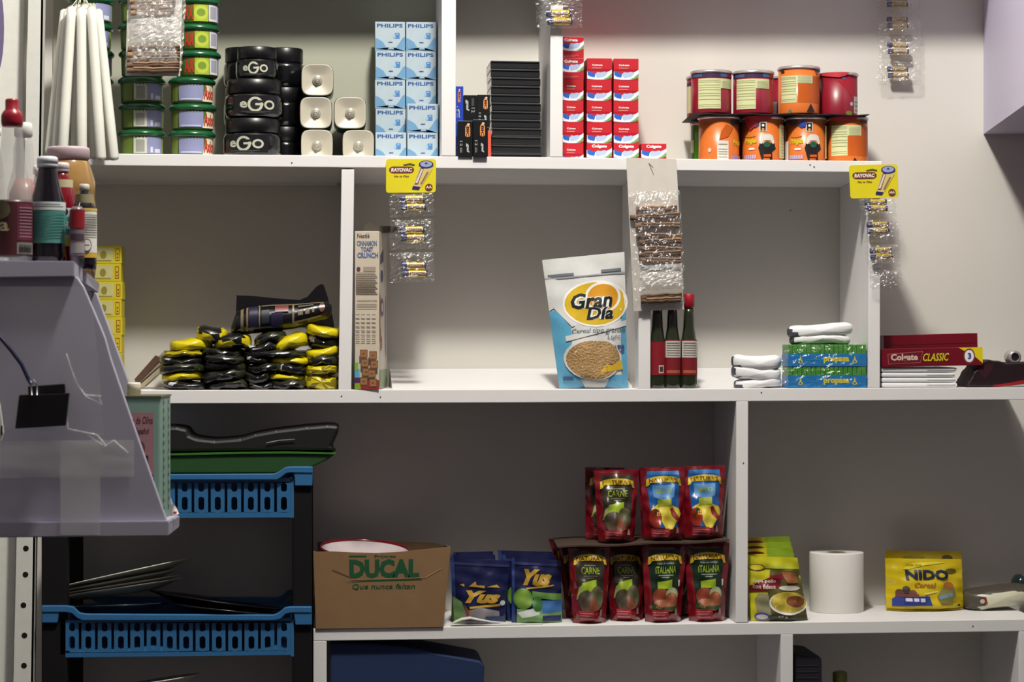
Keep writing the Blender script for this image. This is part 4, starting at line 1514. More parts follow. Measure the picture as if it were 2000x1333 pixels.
SB = foil(96, 170, 206)
GW = foil(214, 214, 212)
YG = M(214, 176, 40, rough=.3, coat=.3)
gz = zf(2, XW(1160)) + .0004
OAT = M(168, 134, 88, rough=.8, var=.45, nscale=260, bump=1.0)
its = [('p', [(0, .0), (0, .60), (.10, .60), (.26, .45), (.22, .30), (.2, .12), (.3, .0)], SB),
       ('r', 0, 0, 1, .10, SB), ('p', [(1, 0), (.92, .0), (.90, .35), (.94, .55), (1, .72)], SB), ('p', [(.20, .10), (.25, .45), (.5, .56), (.92, .62), (.90, .10)], GW),
       ('p', [(.0, .60), (.06, .62), (.26, .47), (.6, .52), (1, .60), (1, .74), (.8, .80), (.2, .82), (0, .88)], GW), ('r', 0, .845, 1, .855, ink(150, 156, 162)), ('r', .04, .86, .36, .88, ink(110, 116, 122)), ('r', .7, .865, .95, .885, ink(110, 116, 122)),
       ('e', .60, .635, .425, .175, WH), ('e', .60, .635, .40, .160, YG), ('e', .70, .68, .235, .115, WH), ('e', .70, .68, .20, .098, M(214, 150, 40, rough=.3, coat=.3)),
       ('t', 'Gran', .28, .60, .82, .72, WH, .09, .25), ('t', 'Gran', .28, .60, .82, .72, ink(22, 32, 34), .03, .25), ('t', 'Día', .46, .515, .82, .61, WH, .09, .25), ('t', 'Día', .46, .515, .82, .61, ink(22, 32, 34), .03, .25),
       ('p', [(.16, .40), (1, .50), (1, .46), (.16, .36)], GW), ('t', 'Cereal tipo granola', .25, .405, .98, .455, ink(70, 96, 106), .01, .2),
       ('t', 'Light', .72, .36, .9, .40, ink(120, 130, 140), .0, .2), ('t', 'Linaza', .60, .26, .96, .345, ink(70, 90, 150), .02, .3),
       ('e', .50, .22, .40, .16, GW), ('e', .50, .215, .37, .145, OAT), ('e', .62, .225, .26, .13, OAT), ('p', [(.58, .12), (.92, .14), (.9, .21), (.76, .17), (.68, .18)], YG), ('p', [(.30, .07), (.70, .07), (.64, .005), (.36, .005)], GW), ('r', .06, .06, .2, .09, ink(60, 100, 140))]
pouch('granola_pouch', 'blue and white granola pouch with yellow oval standing on the middle shelf', 'pouch', [(1096, 757), (1231, 757), (1224, 491), (1062, 507)], .004, gz, .034, GW, its, seed=3, wr=.0012, grid=(20, 30), topflat=1.3)

# ---- dark sauce bottles
SG = M(38, 44, 26, rough=.15, coat=.6)
for cx, Y, lab in ((1284, .0, 'dark sauce bottle with red label, leftmost of three against the divider'), (1313, .0, 'dark sauce bottle with white and red label, middle of three'), (1345, .0, 'dark sauce bottle with red cap, rightmost of three')):
    Yb_ = .022
    l1 = [('r', 0, 0, 1, .45, M(120, 24, 34)), ('r', 0, .5, 1, .97, M(190, 186, 180)), ('r', .1, .06, .9, .14, M(170, 90, 60))] + [('r', .12, .55 + .07 * k, .88, .57 + .07 * k, GT) for k in range(6)]
    l0 = [('r', 0, 0, 1, 1, M(130, 22, 34)), ('r', .38, .06, .62, .3, M(196, 186, 182)), ('r', .42, .1, .58, .26, M(60, 50, 50))]
    bottle('sauce_bottle', lab, cx, Yb_, zf(2, XW(cx)) + .0004,
           [(9, 600), (10, 615), (11, 640), (14, 660), (17, 675), (17.5, 680), (17.5, 750), (16, 760)], SG,
           cap=[(10, 574), (11.5, 576), (11.5, 600), (9, 602)], capm=M(160, 26, 42, rough=.4),
           labels=[(17.7, 664 if cx > 1290 else 668, 733, M(120, 24, 34), 1.9 if cx > 1290 else 2.4, 0 if cx > 1290 else .3, l1 if cx > 1290 else l0)],
           group='dark sauce bottles on the middle shelf')

# ---- white pads
PW = M(226, 226, 228, rough=.8, var=.03)
DGR = M(70, 72, 84, rough=.4)


def pad(label, x0, y0, x1, y1, Y, seed):
    c = W((x0 + x1) / 2, (y0 + y1) / 2, Y)
    b = B()
    w_, h_ = sz(x1 - x0, Y), sz(y1 - y0, Y)
    pillow(b, 0, 0, w_, h_, 0, .06, PW, seed, 0, wr=.0008, m2=DGR, split=lambda x, z: x < -.46 * w_ or (x < -.36 * w_ and z < -.2 * h_))
    o = b.obj('cotton_pad_pack', None, c)
    return tag(o, label, 'pad pack', 'white wrapped pad packs on the middle shelf')


zz = [(741, 757), (718, 741), (696, 719)]
for k, (a, c) in enumerate(zz):
    pad('white wrapped pad pack, %s of the three left of the green and blue packs' % ['lowest', 'middle', 'top'][k], 1433 + (5 if k == 0 else 0), a, 1527 + 6, c + 1, .008, 40 + k)
# green and blue packs
GN = M(70, 140, 50, rough=.35)
BLU = M(26, 118, 182, rough=.35)
YT = ink(214, 196, 60)


def propasa(label, y0, y1):
    Y = .004
    c = W(1616, y1, Y)
    z = c.z if y1 < 750 else zf(2, XW(1616)) + .0004
    t = thing('green_stick_pack', label, 'pack', (c.x, Y, z), 'green and blue wrapped packs beside the right divider')
    w_, h_ = sz(157, Y), W(1616, y0, Y).z - z - .0004
    b = B()
    n = 17
    for k in range(n):
        x = -w_ / 2 + w_ * k / n
        b.box(x + .0003, x + w_ / n - .0003, .0006, .060, 0, h_, GN, bev=.0012)
    o = b.obj('green_sticks', t)
    b = B(); b.box(-w_ / 2 - .0004, w_ / 2 + .0004, -.0004, .061, -.0000, h_ * .60, BLU)
    b.art([('t', 'propasa', .45, .22, .78, .72, YT, .05), ('r', .24, .46, .40, .54, ink(50, 134, 190)), ('p', [(.13, .25), (.18, .25), (.155, .85)], YT), ('e', .155, .35, .03, .14, YT), ('e', .155, .36, .014, .09, BLU),
           ('p', [(.825, .25), (.875, .25), (.85, .85)], YT), ('e', .85, .35, .03, .14, YT), ('e', .85, .36, .014, .09, BLU)], flat(w_, h_ * .6, -.0004))
    b.obj('blue_band', t)
    return t


propasa('green and blue wrapped pack of sticks, lower of the two', 716, 757)
propasa('green and blue wrapped pack of sticks, upper of the two', 673, 716)
wrp = thing('clear_wrapper', 'clear crinkled plastic wrap round the green and blue packs', 'wrapper', (0, 0, 0))
blister([(1526, 757), (1694, 757), (1694, 672), (1528, 674)], wrp, 31, Y=.002, n=18, mat_=SLICK)
pad('white wrapped pad pack lying on the green and blue packs', 1546, 656, 1670, 673, .010, 51)
pad('topmost white wrapped pad pack above the green and blue packs', 1541, 635, 1673, 657, .010, 52)

# ---- folded white cloths
for k in range(4):
    c = zf(2, XW(1795)) + .0002
    h_ = (W(1795, 718, .01).z - c) / 4
    x0, x1 = XW(1721.5, .01) + .0012, XW(1870 - (2 if k == 2 else 0), .01)
    b = B()
    w_ = x1 - x0
    b.box(0, w_ - .003, 0, .17, h_ * .04, h_ * .93, PW, bev=.003)
    b.box(w_ * .6, w_ - .004, -.0004, .001, h_ * .44, h_ * .52, M(150, 146, 144))
    b.lathe([(h_ * .47, .001), (h_ * .47, .169)], PW, 16, c=(w_ - h_ * .5, 0, h_ * .5), ax='y')
    o = b.obj('folded_cloth', None, (x0, .01, c + k * h_))
    tag(o, 'folded white cloth, %s of the four under the dark red box' % ordn(k, 4), 'cloth', 'folded white cloths right of the divider')
# ---- long dark red boxes
DR = M(112, 14, 30, rough=.3, coat=.3)
p0 = W(1722, 722, .0); p1 = W(1919, 717, .0)
zc_ = zf(2, XW(1795)) + .0002 + 4 * h_ + .0006
t = None
b = B()
w_, h2 = p1.x - p0.x + .0, sz(36)
b.box(0, w_, 0, .045, 0, h2, DR, bev=.0006)
b.art([('p', [(.76, 1), (1, 1), (1, .1), (.93, .45)], ink(226, 206, 20)), ('e', .865, .52, .058, .42, M(120, 60, 70)), ('e', .865, .52, .046, .34, WH), ('t', '3', .85, .34, .885, .70, ink(40, 50, 140), .05),
       ('p', [(.06, .14), (.38, .20), (.405, .84), (.055, .72)], ink(176, 100, 96)), ('p', [(.064, .17), (.377, .23), (.400, .81), (.06, .69)], M(104, 14, 32)), ('t', 'Colgate', .085, .24, .355, .72, ink(206, 184, 170), .04), ('t', 'CLASSIC', .405, .28, .665, .72, ink(206, 200, 40), .02, .3)], flat(w_, h2, 0, w_ / 2))
o = b.obj('toothpaste_carton', None, (p0.x + .0025, .006, zc_)); o.rotation_euler = (0, -.018, 0)
tag(o, 'long dark red toothpaste carton with yellow corner lying on the white cloths', 'box')
b = B()
w3 = XW(1906, .07) - XW(1723, .07)
b.box(0, w3, 0, .05, 0, sz(62, .07), DR, bev=.0006)
b.box(.01, w3 - .005, -.0004, .001, sz(42, .07), sz(43, .07), M(70, 8, 20))
o = b.obj('red_carton', None, (XW(1723, .07), .068, zc_)); o.rotation_euler = (0, -.026, 0)
o.location.x += .004
tag(o, 'plain dark red carton behind the toothpaste carton with yellow corner', 'box')
# ---- dark bag with stripes and round chrome thing
b = B()
zc0 = zf(2, XW(1950)) + .0004
outl = [(1888, 757), (1892, 748), (1899, 738), (1903, 728), (1912, 720), (1914, 713), (1922, 706), (1930, 703), (1941, 706), (1952, 706), (1965, 711), (1980, 710), (2010, 708), (2060, 712), (2090, 757)]
FB = M(34, 16, 22, rough=.45, bump=.3, nscale=25)
b.prism(quad(outl, .01), .012, .10, FB, bev=.003)
b.art([('p', [(.28, .06), (.45, .14), (.8, .36), (.8, .20), (.5, .03), (.3, .0)], M(150, 26, 34)), ('p', [(.34, .0), (.5, .04), (.8, .20), (.8, .02)], M(150, 166, 160)), ('p', [(.12, .55), (.2, .8), (.3, .86), (.28, .6), (.2, .3)], M(56, 22, 30))],
      lambda u, v, d: tuple(W(1888 + u * 180, 757 - v * 54, .012) - Vector((0, d, 0))))
o = b.obj('striped_bag'); o.location.z += .001
tag(o, 'dark bag with red and grey stripes at the right end of the middle shelf', 'bag')
b = B()
p = W(1984, 698, .03)
b.lathe([(sz(4), -.016), (sz(8), -.017, M(30, 30, 32, rough=.2)), (sz(9), -.018, SIL), (sz(13), -.014, SIL), (sz(14), -.004, SIL), (sz(14), .012, SIL), (sz(8), .02, SIL)], M(20, 20, 22, rough=.1, coat=.6), 28, c=(p.x, .05, p.z), ax='y')
tag(b.obj('round_canister'), 'small round grey metal canister end above the striped bag', 'canister')
# ================================================================== lower shelf
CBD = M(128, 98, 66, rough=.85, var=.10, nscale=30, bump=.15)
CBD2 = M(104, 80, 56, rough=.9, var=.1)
GI = ink(30, 78, 50)
# ---- cardboard box
Yf, Yk = -.004, .172
q = quad([(617, 1229), (866, 1226), (880, 1069), (612, 1079)], Yf)
t = thing('cardboard_box', 'open brown cardboard box with green printed lettering on the lower shelf', 'box', (0, 0, 0))
zfl = zf(3, q[0][0]) + .0006
q[0] = (q[0][0], zfl); q[1] = (q[1][0], zf(3, q[1][0]) + .0006)
# front panel with a sagging top edge
top = [(880, 1069), (830, 1074), (780, 1079), (735, 1081), (690, 1080), (650, 1078), (612, 1079)]
fp = [q[0], q[1]] + quad(top, Yf)
b = B(); b.prism(fp, Yf, Yf + .004, CBD)
x0, x1 = q[0][0], q[1][0]
hh = q[3][1] - zfl


def cbm(u, v, d): return (x0 + u * (x1 - x0) + (v * (u - .5) * .012), Yf - d, zfl + v * hh)


its = [('t', 'DUCAL', .27, .65, .80, .90, GI, .06), ('t', 'Frijoles', .46, .91, .62, .955, GI, .02), ('r', .27, .93, .40, .95, GI),
       ('p', [(.22, .60), (.5, .635), (.82, .64), (.82, .625), (.5, .615)], GI), ('t', 'Que nunca faltan', .29, .50, .77, .58, GI, .01, .15),
       ('p', [(.14, .76), (.28, .66), (.29, .665), (.15, .775)], CBD2), ('p', [(.84, .66), (.97, .78), (.975, .77), (.85, .65)], M(160, 130, 92)), ('p', [(.28, .64), (.84, .66), (.84, .652), (.28, .632)], M(154, 124, 88))]
b.art(its, cbm)
b.obj('front_panel', t)
b = B()
pb = quad([(880, 1084), (870, 1068), (850, 1061), (800, 1059), (620, 1059)], Yk)
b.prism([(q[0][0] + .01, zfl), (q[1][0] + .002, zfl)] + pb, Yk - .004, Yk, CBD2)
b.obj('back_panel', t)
b = B()
for xa, xb_, top_z in ((q[0][0], q[3][0], q[3][1]), (q[1][0] - .004, q[2][0] - .004, q[2][1])):
    b.add([(xa, Yf + .004, zfl), (xa + .004, Yf + .004, zfl), (xb_ + .004, Yf + .004, top_z), (xb_, Yf + .004, top_z),
           (xa + .004, Yk - .004, zfl), (xa + .008, Yk - .004, zfl), (xb_ + .004, Yk - .004, top_z - .012), (xb_, Yk - .004, top_z - .012)],
          [(3, 2, 1, 0), (4, 5, 6, 7), (0, 1, 5, 4), (1, 2, 6, 5), (2, 3, 7, 6), (3, 0, 4, 7)], CBD2)
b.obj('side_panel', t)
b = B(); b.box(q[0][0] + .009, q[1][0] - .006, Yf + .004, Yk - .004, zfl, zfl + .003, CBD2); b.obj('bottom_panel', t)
# bowl in the box
t = thing('enamel_bowl', 'white bowl with dark red rim tilted inside the cardboard box', 'bowl', W(712, 1075, .085) - Vector((0, 0, .012)), None, (.11, .055, 0))
R = sz(88, .08)
b = B(); b.lathe([(R * .45, -.05), (R * .75, -.035), (R * .93, -.008), (R * .97, .012), (R * 1.0, .014)], M(120, 22, 32, rough=.2, coat=.5), 48, cap=False); b.obj('outer_wall', t)
b = B(); b.lathe([(R * .985, .0138), (R * .95, .010), (R * .90, -.008), (R * .72, -.030), (R * .4, -.044), (.001, -.044)][::-1], M(216, 204, 206, rough=.2, coat=.5), 48, cap=False); b.obj('inner_wall', t)
b = B(); b.lathe([(R * .97, .012), (R * 1.015, .0125), (R * 1.015, .0165), (R * .98, .017), (R * .97, .012)], M(110, 20, 30, rough=.2, coat=.5), 48, cap=False); b.obj('rim', t)

# ---- blue sachets
SBL = foil(22, 26, 66)
GD = M(176, 140, 50, rough=.35)


def yus_art(lime):
    a = [('r', 0, .90, 1, .94, M(40, 46, 90, rough=.3)), ('r', 0, .0, .06, 1, M(40, 60, 110, rough=.3))]
    if lime:
        a += [('t', 'Yus', .22, .58, .80, .84, GD, .06, .45), ('p', [(.28, .55), (.84, .61), (.84, .585), (.3, .525)], GD), ('e', .22, .38, .19, .16, M(96, 140, 50)), ('e', .22, .38, .15, .125, M(120, 156, 60)), ('r', .1, .0, 1, .22, M(110, 150, 90)),
              ('p', [(.4, .50), (1, .46), (1, .36), (.4, .40)], M(90, 130, 60)), ('p', [(.55, .36), (1, .36), (1, .18), (.6, .16)], M(60, 110, 170)), ('p', [(.1, .16), (.5, .26), (.55, .14), (.2, .08)], M(200, 206, 200)), ('e', .5, .3, .1, .12, M(60, 110, 50)), ('r', .6, .03, .98, .12, M(30, 40, 90))]
    else:
        a += [('t', 'Yus', .22, .32, .88, .52, GD, .06, .45), ('p', [(.3, .27), (.88, .32), (.88, .28), (.3, .24)], GD), ('p', [(.0, .0), (.0, .42), (.16, .34), (.22, .2), (.2, 0)], M(100, 130, 80)), ('p', [(.16, .0), (.2, .2), (.5, .26), (.86, .2), (.9, .0)], M(120, 116, 120)),
              ('p', [(.14, .60), (.22, .62), (.22, .57)], GD), ('p', [(.3, .58), (.42, .66), (.44, .60), (.58, .60), (.58, .56)], GD), ('p', [(.62, .58), (.80, .62), (.86, .57)], GD), ('r', .6, .02, .96, .12, M(40, 56, 100)), ('e', .92, .33, .05, .04, M(190, 190, 190)), ('p', [(.2, .3), (.28, .22), (.3, .1), (.24, .1)], M(120, 70, 40))]
    return a


gs = 'dark blue drink sachets on the lower shelf'


def zz3(px): return zf(3, XW(px)) + .0004


pouch('drink_sachet', 'dark blue sachet standing at the back beside the cardboard box', 'sachet', [(882, 1208), (972, 1208), (964, 1079), (886, 1081)], .085, zz3(925), .012, SBL, yus_art(False), gs, 11, lean=.02)
pouch('drink_sachet', 'second dark blue sachet from the back beside the cardboard box', 'sachet', [(884, 1208), (976, 1208), (968, 1086), (882, 1086)], .060, zz3(925), .012, SBL, yus_art(False), gs, 12, lean=.02)
pouch('drink_sachet', 'dark blue sachet with gold script in front beside the cardboard box', 'sachet', [(888, 1208), (988, 1208), (996, 1098), (880, 1092)], .030, zz3(935), .016, SBL, yus_art(False), gs, 13, wr=.0014, lean=.02)
pouch('drink_sachet', 'dark blue sachet standing at the back beside the red pouches', 'sachet', [(985, 1208), (1086, 1208), (1082, 1080), (973, 1077)], .085, zz3(1035), .012, SBL, yus_art(True), gs, 14, lean=.02)
pouch('drink_sachet', 'second dark blue sachet from the back beside the red pouches', 'sachet', [(992, 1208), (1090, 1208), (1088, 1088), (982, 1085)], .060, zz3(1035), .012, SBL, yus_art(True), gs, 15, lean=.02)
pouch('drink_sachet', 'dark blue sachet with gold script and green lime picture in front', 'sachet', [(1001, 1207), (1099, 1207), (1098, 1097), (1001, 1092)], .030, zz3(1050), .018, SBL, yus_art(True), gs, 16, wr=.0016, lean=.02)

# ---- white plastic spoon
b = B()
pts = [(1060, 1219), (1030, 1214), (1000, 1211), (960, 1208), (935, 1203), (918, 1199), (902, 1201), (888, 1208), (880, 1214)]
p3 = []
for i, (x, y) in enumerate(pts):
    base = zf(3, XW(x)) + .0005
    p3.append(Vector((XW(x, .012), .012, base + max(0.0, {5: .0135, 4: .010, 6: .0115, 3: .0055, 7: .006, 8: .0012, 2: .002}.get(i, .0)))))
wid = [.004, .0045, .005, .006, .010, .013, .013, .010, .004]
vs = []
for p, w_ in zip(p3, wid):
    vs += [p + Vector((0, -w_, .0005)), p + Vector((0, w_, .0005)), p + Vector((0, w_, .0020)), p + Vector((0, -w_, .0020))]
fs = []
for i in range(len(p3) - 1):
    a, c = i * 4, i * 4 + 4
    for k in range(4):
        fs.append((a + k, a + (k + 1) % 4, c + (k + 1) % 4, c + k))
fs += [(3, 2, 1, 0), tuple(len(vs) - 4 + k for k in range(4))]
b.add(vs, fs, M(226, 224, 218, rough=.35), smooth=False)
bmesh.ops.recalc_face_normals(b.bm, faces=b.bm.faces[:])
tag(b.obj('plastic_spoon'), 'white plastic spoon lying on the shelf in front of the blue sachets', 'spoon')

# ---- red sauce pouches
RP = M(118, 16, 28, rough=.16, var=.1, nscale=35, bump=.3, coat=.6)
YB = M(206, 180, 40, rough=.3, coat=.3)
RL = ink(110, 40, 24)
MEAT = M(72, 62, 50, rough=.5, var=.5, nscale=160)
MEAT2 = M(140, 72, 50, rough=.4, var=.4, nscale=160)
YGN = M(150, 176, 40, rough=.35)


def nat(kind):
    band = {'c': M(50, 44, 36, rough=.3), 'q': M(20, 84, 150, rough=.3), 'i': M(18, 40, 26, rough=.3)}[kind]
    a = [('p', [(.18, .18), (.15, .55), (.12, .82), (.14, .93), (.86, .93), (.88, .82), (.85, .55), (.82, .18)], band)]
    if kind == 'q':
        a += [('r', .14, .90, .86, .95, M(40, 110, 176)), ('p', [(.26, .60), (.24, .76), (.76, .76), (.74, .60), (.5, .54)], M(90, 140, 190)), ('t', 'QUESO', .32, .64, .68, .71, YGN, .03),
              ('p', [(.18, .44), (.35, .50), (.62, .50), (.84, .44), (.90, .36), (.76, .24), (.68, .16), (.52, .15), (.42, .26), (.2, .34)], M(206, 186, 60, rough=.4)),
              ('e', .27, .31, .15, .13, M(140, 40, 26, rough=.3)), ('p', [(.20, .40), (.28, .36), (.36, .42), (.28, .43)], M(50, 50, 24)), ('p', [(.62, .44), (.68, .46), (.86, .30), (.82, .26), (.66, .34)], M(130, 36, 26)), ('p', [(.34, .56), (.66, .58), (.66, .48), (.34, .46)], M(150, 160, 50))]
    elif kind == 'c':
        a += [('t', 'CARNE', .28, .63, .74, .72, YGN, .01), ('r', .36, .735, .64, .745, M(130, 126, 110)), ('r', .34, .60, .68, .61, M(130, 126, 110)), ('r', .42, .575, .6, .585, M(130, 126, 110)),
              ('p', [(.12, .30), (.2, .46), (.32, .52), (.5, .52), (.3, .36)], M(150, 160, 90, rough=.4)), ('p', [(.28, .52), (.66, .56), (.66, .44), (.5, .40), (.28, .43)], YGN),
              ('e', .40, .30, .24, .13, MEAT), ('e', .68, .33, .18, .15, M(88, 86, 60, rough=.5, var=.5, nscale=160)), ('e', .44, .22, .22, .09, M(84, 70, 54, rough=.5, var=.5, nscale=160)), ('p', [(.46, .20), (.52, .34), (.60, .32), (.76, .18), (.6, .16)], MEAT2)]
    else:
        a += [('t', 'ITALIANA', .28, .63, .78, .72, YGN, .01), ('t', 'Salsa de tomate', .32, .745, .72, .768, M(170, 176, 160), .0, .2), ('r', .34, .60, .72, .61, M(150, 156, 140)), ('r', .42, .575, .6, .585, M(150, 156, 140)),
              ('p', [(.32, .52), (.68, .55), (.68, .44), (.32, .43)], YGN), ('e', .40, .33, .22, .11, M(130, 56, 34, rough=.4, var=.4, nscale=160)), ('e', .68, .36, .16, .09, M(150, 160, 120, rough=.4)), ('e', .66, .27, .17, .12, M(150, 84, 56, rough=.4, var=.4, nscale=160)),
              ('e', .42, .24, .22, .06, M(160, 100, 70, rough=.4, var=.4, nscale=160)), ('p', [(.16, .18), (.2, .26), (.4, .2), (.84, .22), (.82, .16)], M(40, 70, 30)), ('r', .84, .46, .88, .54, M(180, 180, 170))]
    a += [('p', [(.10, .74), (.12, .84), (.3, .875), (.5, .885), (.7, .875), (.88, .84), (.92, .74), (.86, .75), (.84, .79), (.5, .80), (.2, .79), (.16, .75)], YB), ('t', "NATURA'S", .17, .79, .83, .85, RL, .03, 0, 0, .012),
          ('r', .16, .04, .60, .17, M(150, 40, 48)), ('r', .19, .13, .55, .14, M(200, 130, 130)), ('r', .19, .10, .5, .11, M(200, 130, 130)), ('r', .19, .06, .56, .07, M(210, 160, 160)), ('p', [(.76, .10), (.78, .18), (.82, .18), (.84, .10)], M(140, 130, 120)), ('r', .0, .965, 1, .97, M(80, 8, 18))]
    return a


gn = 'red sauce pouches on the lower shelf'
# back row first
for cs, Y, seed, lab in (([(1118, 1212), (1200, 1212), (1150, 1057), (1073, 1055)], .150, 21, 'dark red pouch standing at the back left, its corner above the blue sachets'),
                         ([(1108, 1213), (1168, 1213), (1160, 1068), (1092, 1066)], .095, 22, 'dark red pouch with yellow label edge just behind the leftmost front pouch'),
                         ([(1240, 1213), (1316, 1213), (1322, 1070), (1236, 1068)], .095, 24, 'dark red pouch behind the gap left of the green italian pouch'),
                         ([(1325, 1212), (1405, 1212), (1412, 1067), (1322, 1067)], .095, 25, 'dark red pouch behind the gap between the two green italian pouches')):
    pouch('sauce_pouch', lab, 'pouch', cs, Y, zz3(sum(c[0] for c in cs) / 4), .020, RP, nat('c'), gn, seed)
for cs, Y, kd, seed, lab in (([(1196, 1216), (1258, 1216), (1262, 1068), (1184, 1068)], .038, 'c', 31, 'red sauce pouch with dark brown meat picture, second from the left in the bottom row'),
                             ([(1122, 1217), (1186, 1217), (1196, 1067), (1112, 1067)], .010, 'c', 32, 'red sauce pouch with dark brown meat picture, leftmost front pouch of the bottom row'),
                             ([(1264, 1217), (1333, 1217), (1345, 1064), (1258, 1067)], .010, 'i', 33, 'red sauce pouch with dark green panel, third of the bottom row'),
                             ([(1350, 1216), (1419, 1216), (1430, 1062), (1340, 1064)], .014, 'i', 34, 'red sauce pouch with dark green panel at the bottom right beside the divider')):
    pouch('sauce_pouch', lab, 'pouch', cs, Y, zz3(sum(c[0] for c in cs) / 4), .026, RP, nat(kd), gn, seed, wr=.0018)
# card sheet
zsh = W(1290, 1062, .03).z
b = B()
xl, xr = XW(1088, .02), XW(1424, .02)
z_l, z_r = W(1110, 1069, .02).z, W(1424, 1057, .02).z


def sh2(u, v): return (xl + (xr - xl) * u + (.008 * v), .016 + v * .17, z_l + (z_r - z_l) * u + .0016 + .0012 * math.sin(u * 14))


CS = M(64, 48, 38, rough=.8)
b.surf(sh2, 40, 3, CS)
b.surf(lambda u, v: tuple(Vector(sh2(u, v)) - Vector((0, 0, .003))), 40, 3, CS, flip=True)
b.surf(lambda u, v: tuple(Vector(sh2(u, 0)) - Vector((0, 0, .003 * (1 - v)))), 40, 1, CS)
tag(b.obj('cardboard_sheet'), 'thin brown cardboard sheet between the two rows of red pouches', 'sheet')


def ztop(px): return z_l + (z_r - z_l) * ((XW(px) - xl) / (xr - xl)) + .0034


for cs, Y, kd, seed, lab in (([(1146, 1060), (1226, 1060), (1222, 915), (1145, 914)], .110, 'c', 41, 'plain dark red pouch at the back left of the upper row'),
                             ([(1256, 1060), (1330, 1060), (1340, 917), (1250, 917)], .085, 'c', 42, 'dark red pouch behind the left blue panel pouch'),
                             ([(1172, 1061), (1242, 1060), (1252, 919), (1163, 921)], .030, 'c', 43, 'red sauce pouch with dark panel and green tag, left in the upper row'),
                             ([(1262, 1060), (1339, 1058), (1342, 914), (1254, 916)], .030, 'q', 44, 'red sauce pouch with blue panel and cheese picture, middle of the upper row'),
                             ([(1342, 1058), (1415, 1056), (1422, 911), (1337, 913)], .034, 'q', 45, 'red sauce pouch with blue panel and cheese picture, right end of the upper row')):
    pouch('sauce_pouch', lab, 'pouch', cs, Y, ztop(sum(c[0] for c in cs) / 4), .028 if Y < .06 else .018, RP, nat(kd), gn, seed, wr=.0024)

# ---- yellow soup packets
SY = foil(196, 190, 34)
SGR = foil(130, 160, 34)
BAN = M(120, 24, 34, rough=.35)
SP_ = ink(214, 200, 190)
back_art = [('r', .42, 0, 1, 1, M(136, 164, 40, rough=.3)), ('e', .14, .93, .22, .028, BAN), ('r', 0, .80, .4, .82, BAN)]
soup = [('p', [(.42, .80), (1, .80), (1, .0), (.3, .0), (.32, .5)], M(90, 84, 40, rough=.5, var=.4, nscale=120)), ('r', 0, .82, 1, .90, M(176, 180, 40)), ('e', .16, .83, .17, .05, BAN), ('e', .16, .83, .15, .037, SY),
        ('p', [(0, .44), (.56, .52), (.60, .66), (.38, .68), (.34, .60), (0, .54)], BAN), ('p', [(.4, .72), (.7, .74), (.66, .66), (.42, .66)], BAN), ('t', 'Sopa pollo', .06, .585, .50, .655, SP_, .02, .15), ('t', 'con fideos', .06, .505, .48, .575, SP_, .02, .15),
        ('p', [(.08, .34), (.1, .12), (.34, .1), (.32, .42), (.16, .44)], M(140, 134, 100, rough=.5)), ('e', .68, .28, .36, .18, WH), ('e', .69, .30, .34, .165, M(190, 170, 60, rough=.5, var=.5, nscale=140)), ('e', .82, .31, .18, .09, M(124, 66, 34, rough=.5, var=.5, nscale=140)), ('e', .74, .52, .2, .04, M(200, 196, 180)),
        ('e', .18, .075, .13, .065, M(60, 80, 150)), ('e', .18, .07, .10, .04, M(200, 190, 190)), ('r', .3, .0, 1, .10, M(60, 60, 30)), ('t', '57 g', .46, .05, .62, .09, SP_, .02), ('p', [(.62, .78), (.9, .76), (.92, .6), (.7, .6)], M(150, 90, 50, rough=.5, var=.5, nscale=140))]
for k, (yt, xr_) in enumerate(((1049, 1544), (1060, 1547), (1071, 1550), (1082, 1553))):
    Y = .150 - .028 * k
    pouch('soup_packet', 'yellow green soup packet, %s of the leaning row behind the front one' % ['furthest back', 'second from the back', 'third from the back', 'directly'][k], 'packet',
          [(1466, 1210), (1560, 1210), (xr_, yt), (1462.5, yt + 3)], Y, zz3(1510), .012, SY, back_art, 'yellow soup packets beside the lower divider', 60 + k)
pouch('soup_packet', 'yellow soup packet with dark red banner and noodle picture, front one', 'packet', [(1470, 1211), (1581, 1208), (1561, 1092), (1463, 1088)], .010, zz3(1520), .018, SY, soup, 'yellow soup packets beside the lower divider', 66, wr=.0016)

# ---- paper roll
t = thing('paper_roll', 'plain white paper roll standing between the soup packets and the yellow pouch', 'roll', (XW(1634, .165), .165, zz3(1634)))
R = sz(53.5, .165)
h_ = W(1634, 1084, .165 - R).z - zz3(1634)
b = B(); b.lathe([(R * .36, h_ * .99), (R * .36, h_), (R * .99, h_), (R, h_ - .001), (R, .001), (R * .99, 0), (R * .36, 0)], M(226, 222, 218, rough=.9, var=.02), 56, cap=False); b.obj('paper', t)
b = B(); b.lathe([(R * .34, .001), (R * .355, .001), (R * .355, h_ - .0005), (R * .34, h_ - .0005), (R * .34, .001)], M(120, 96, 70, rough=.9), 40, cap=False); b.obj('core', t)

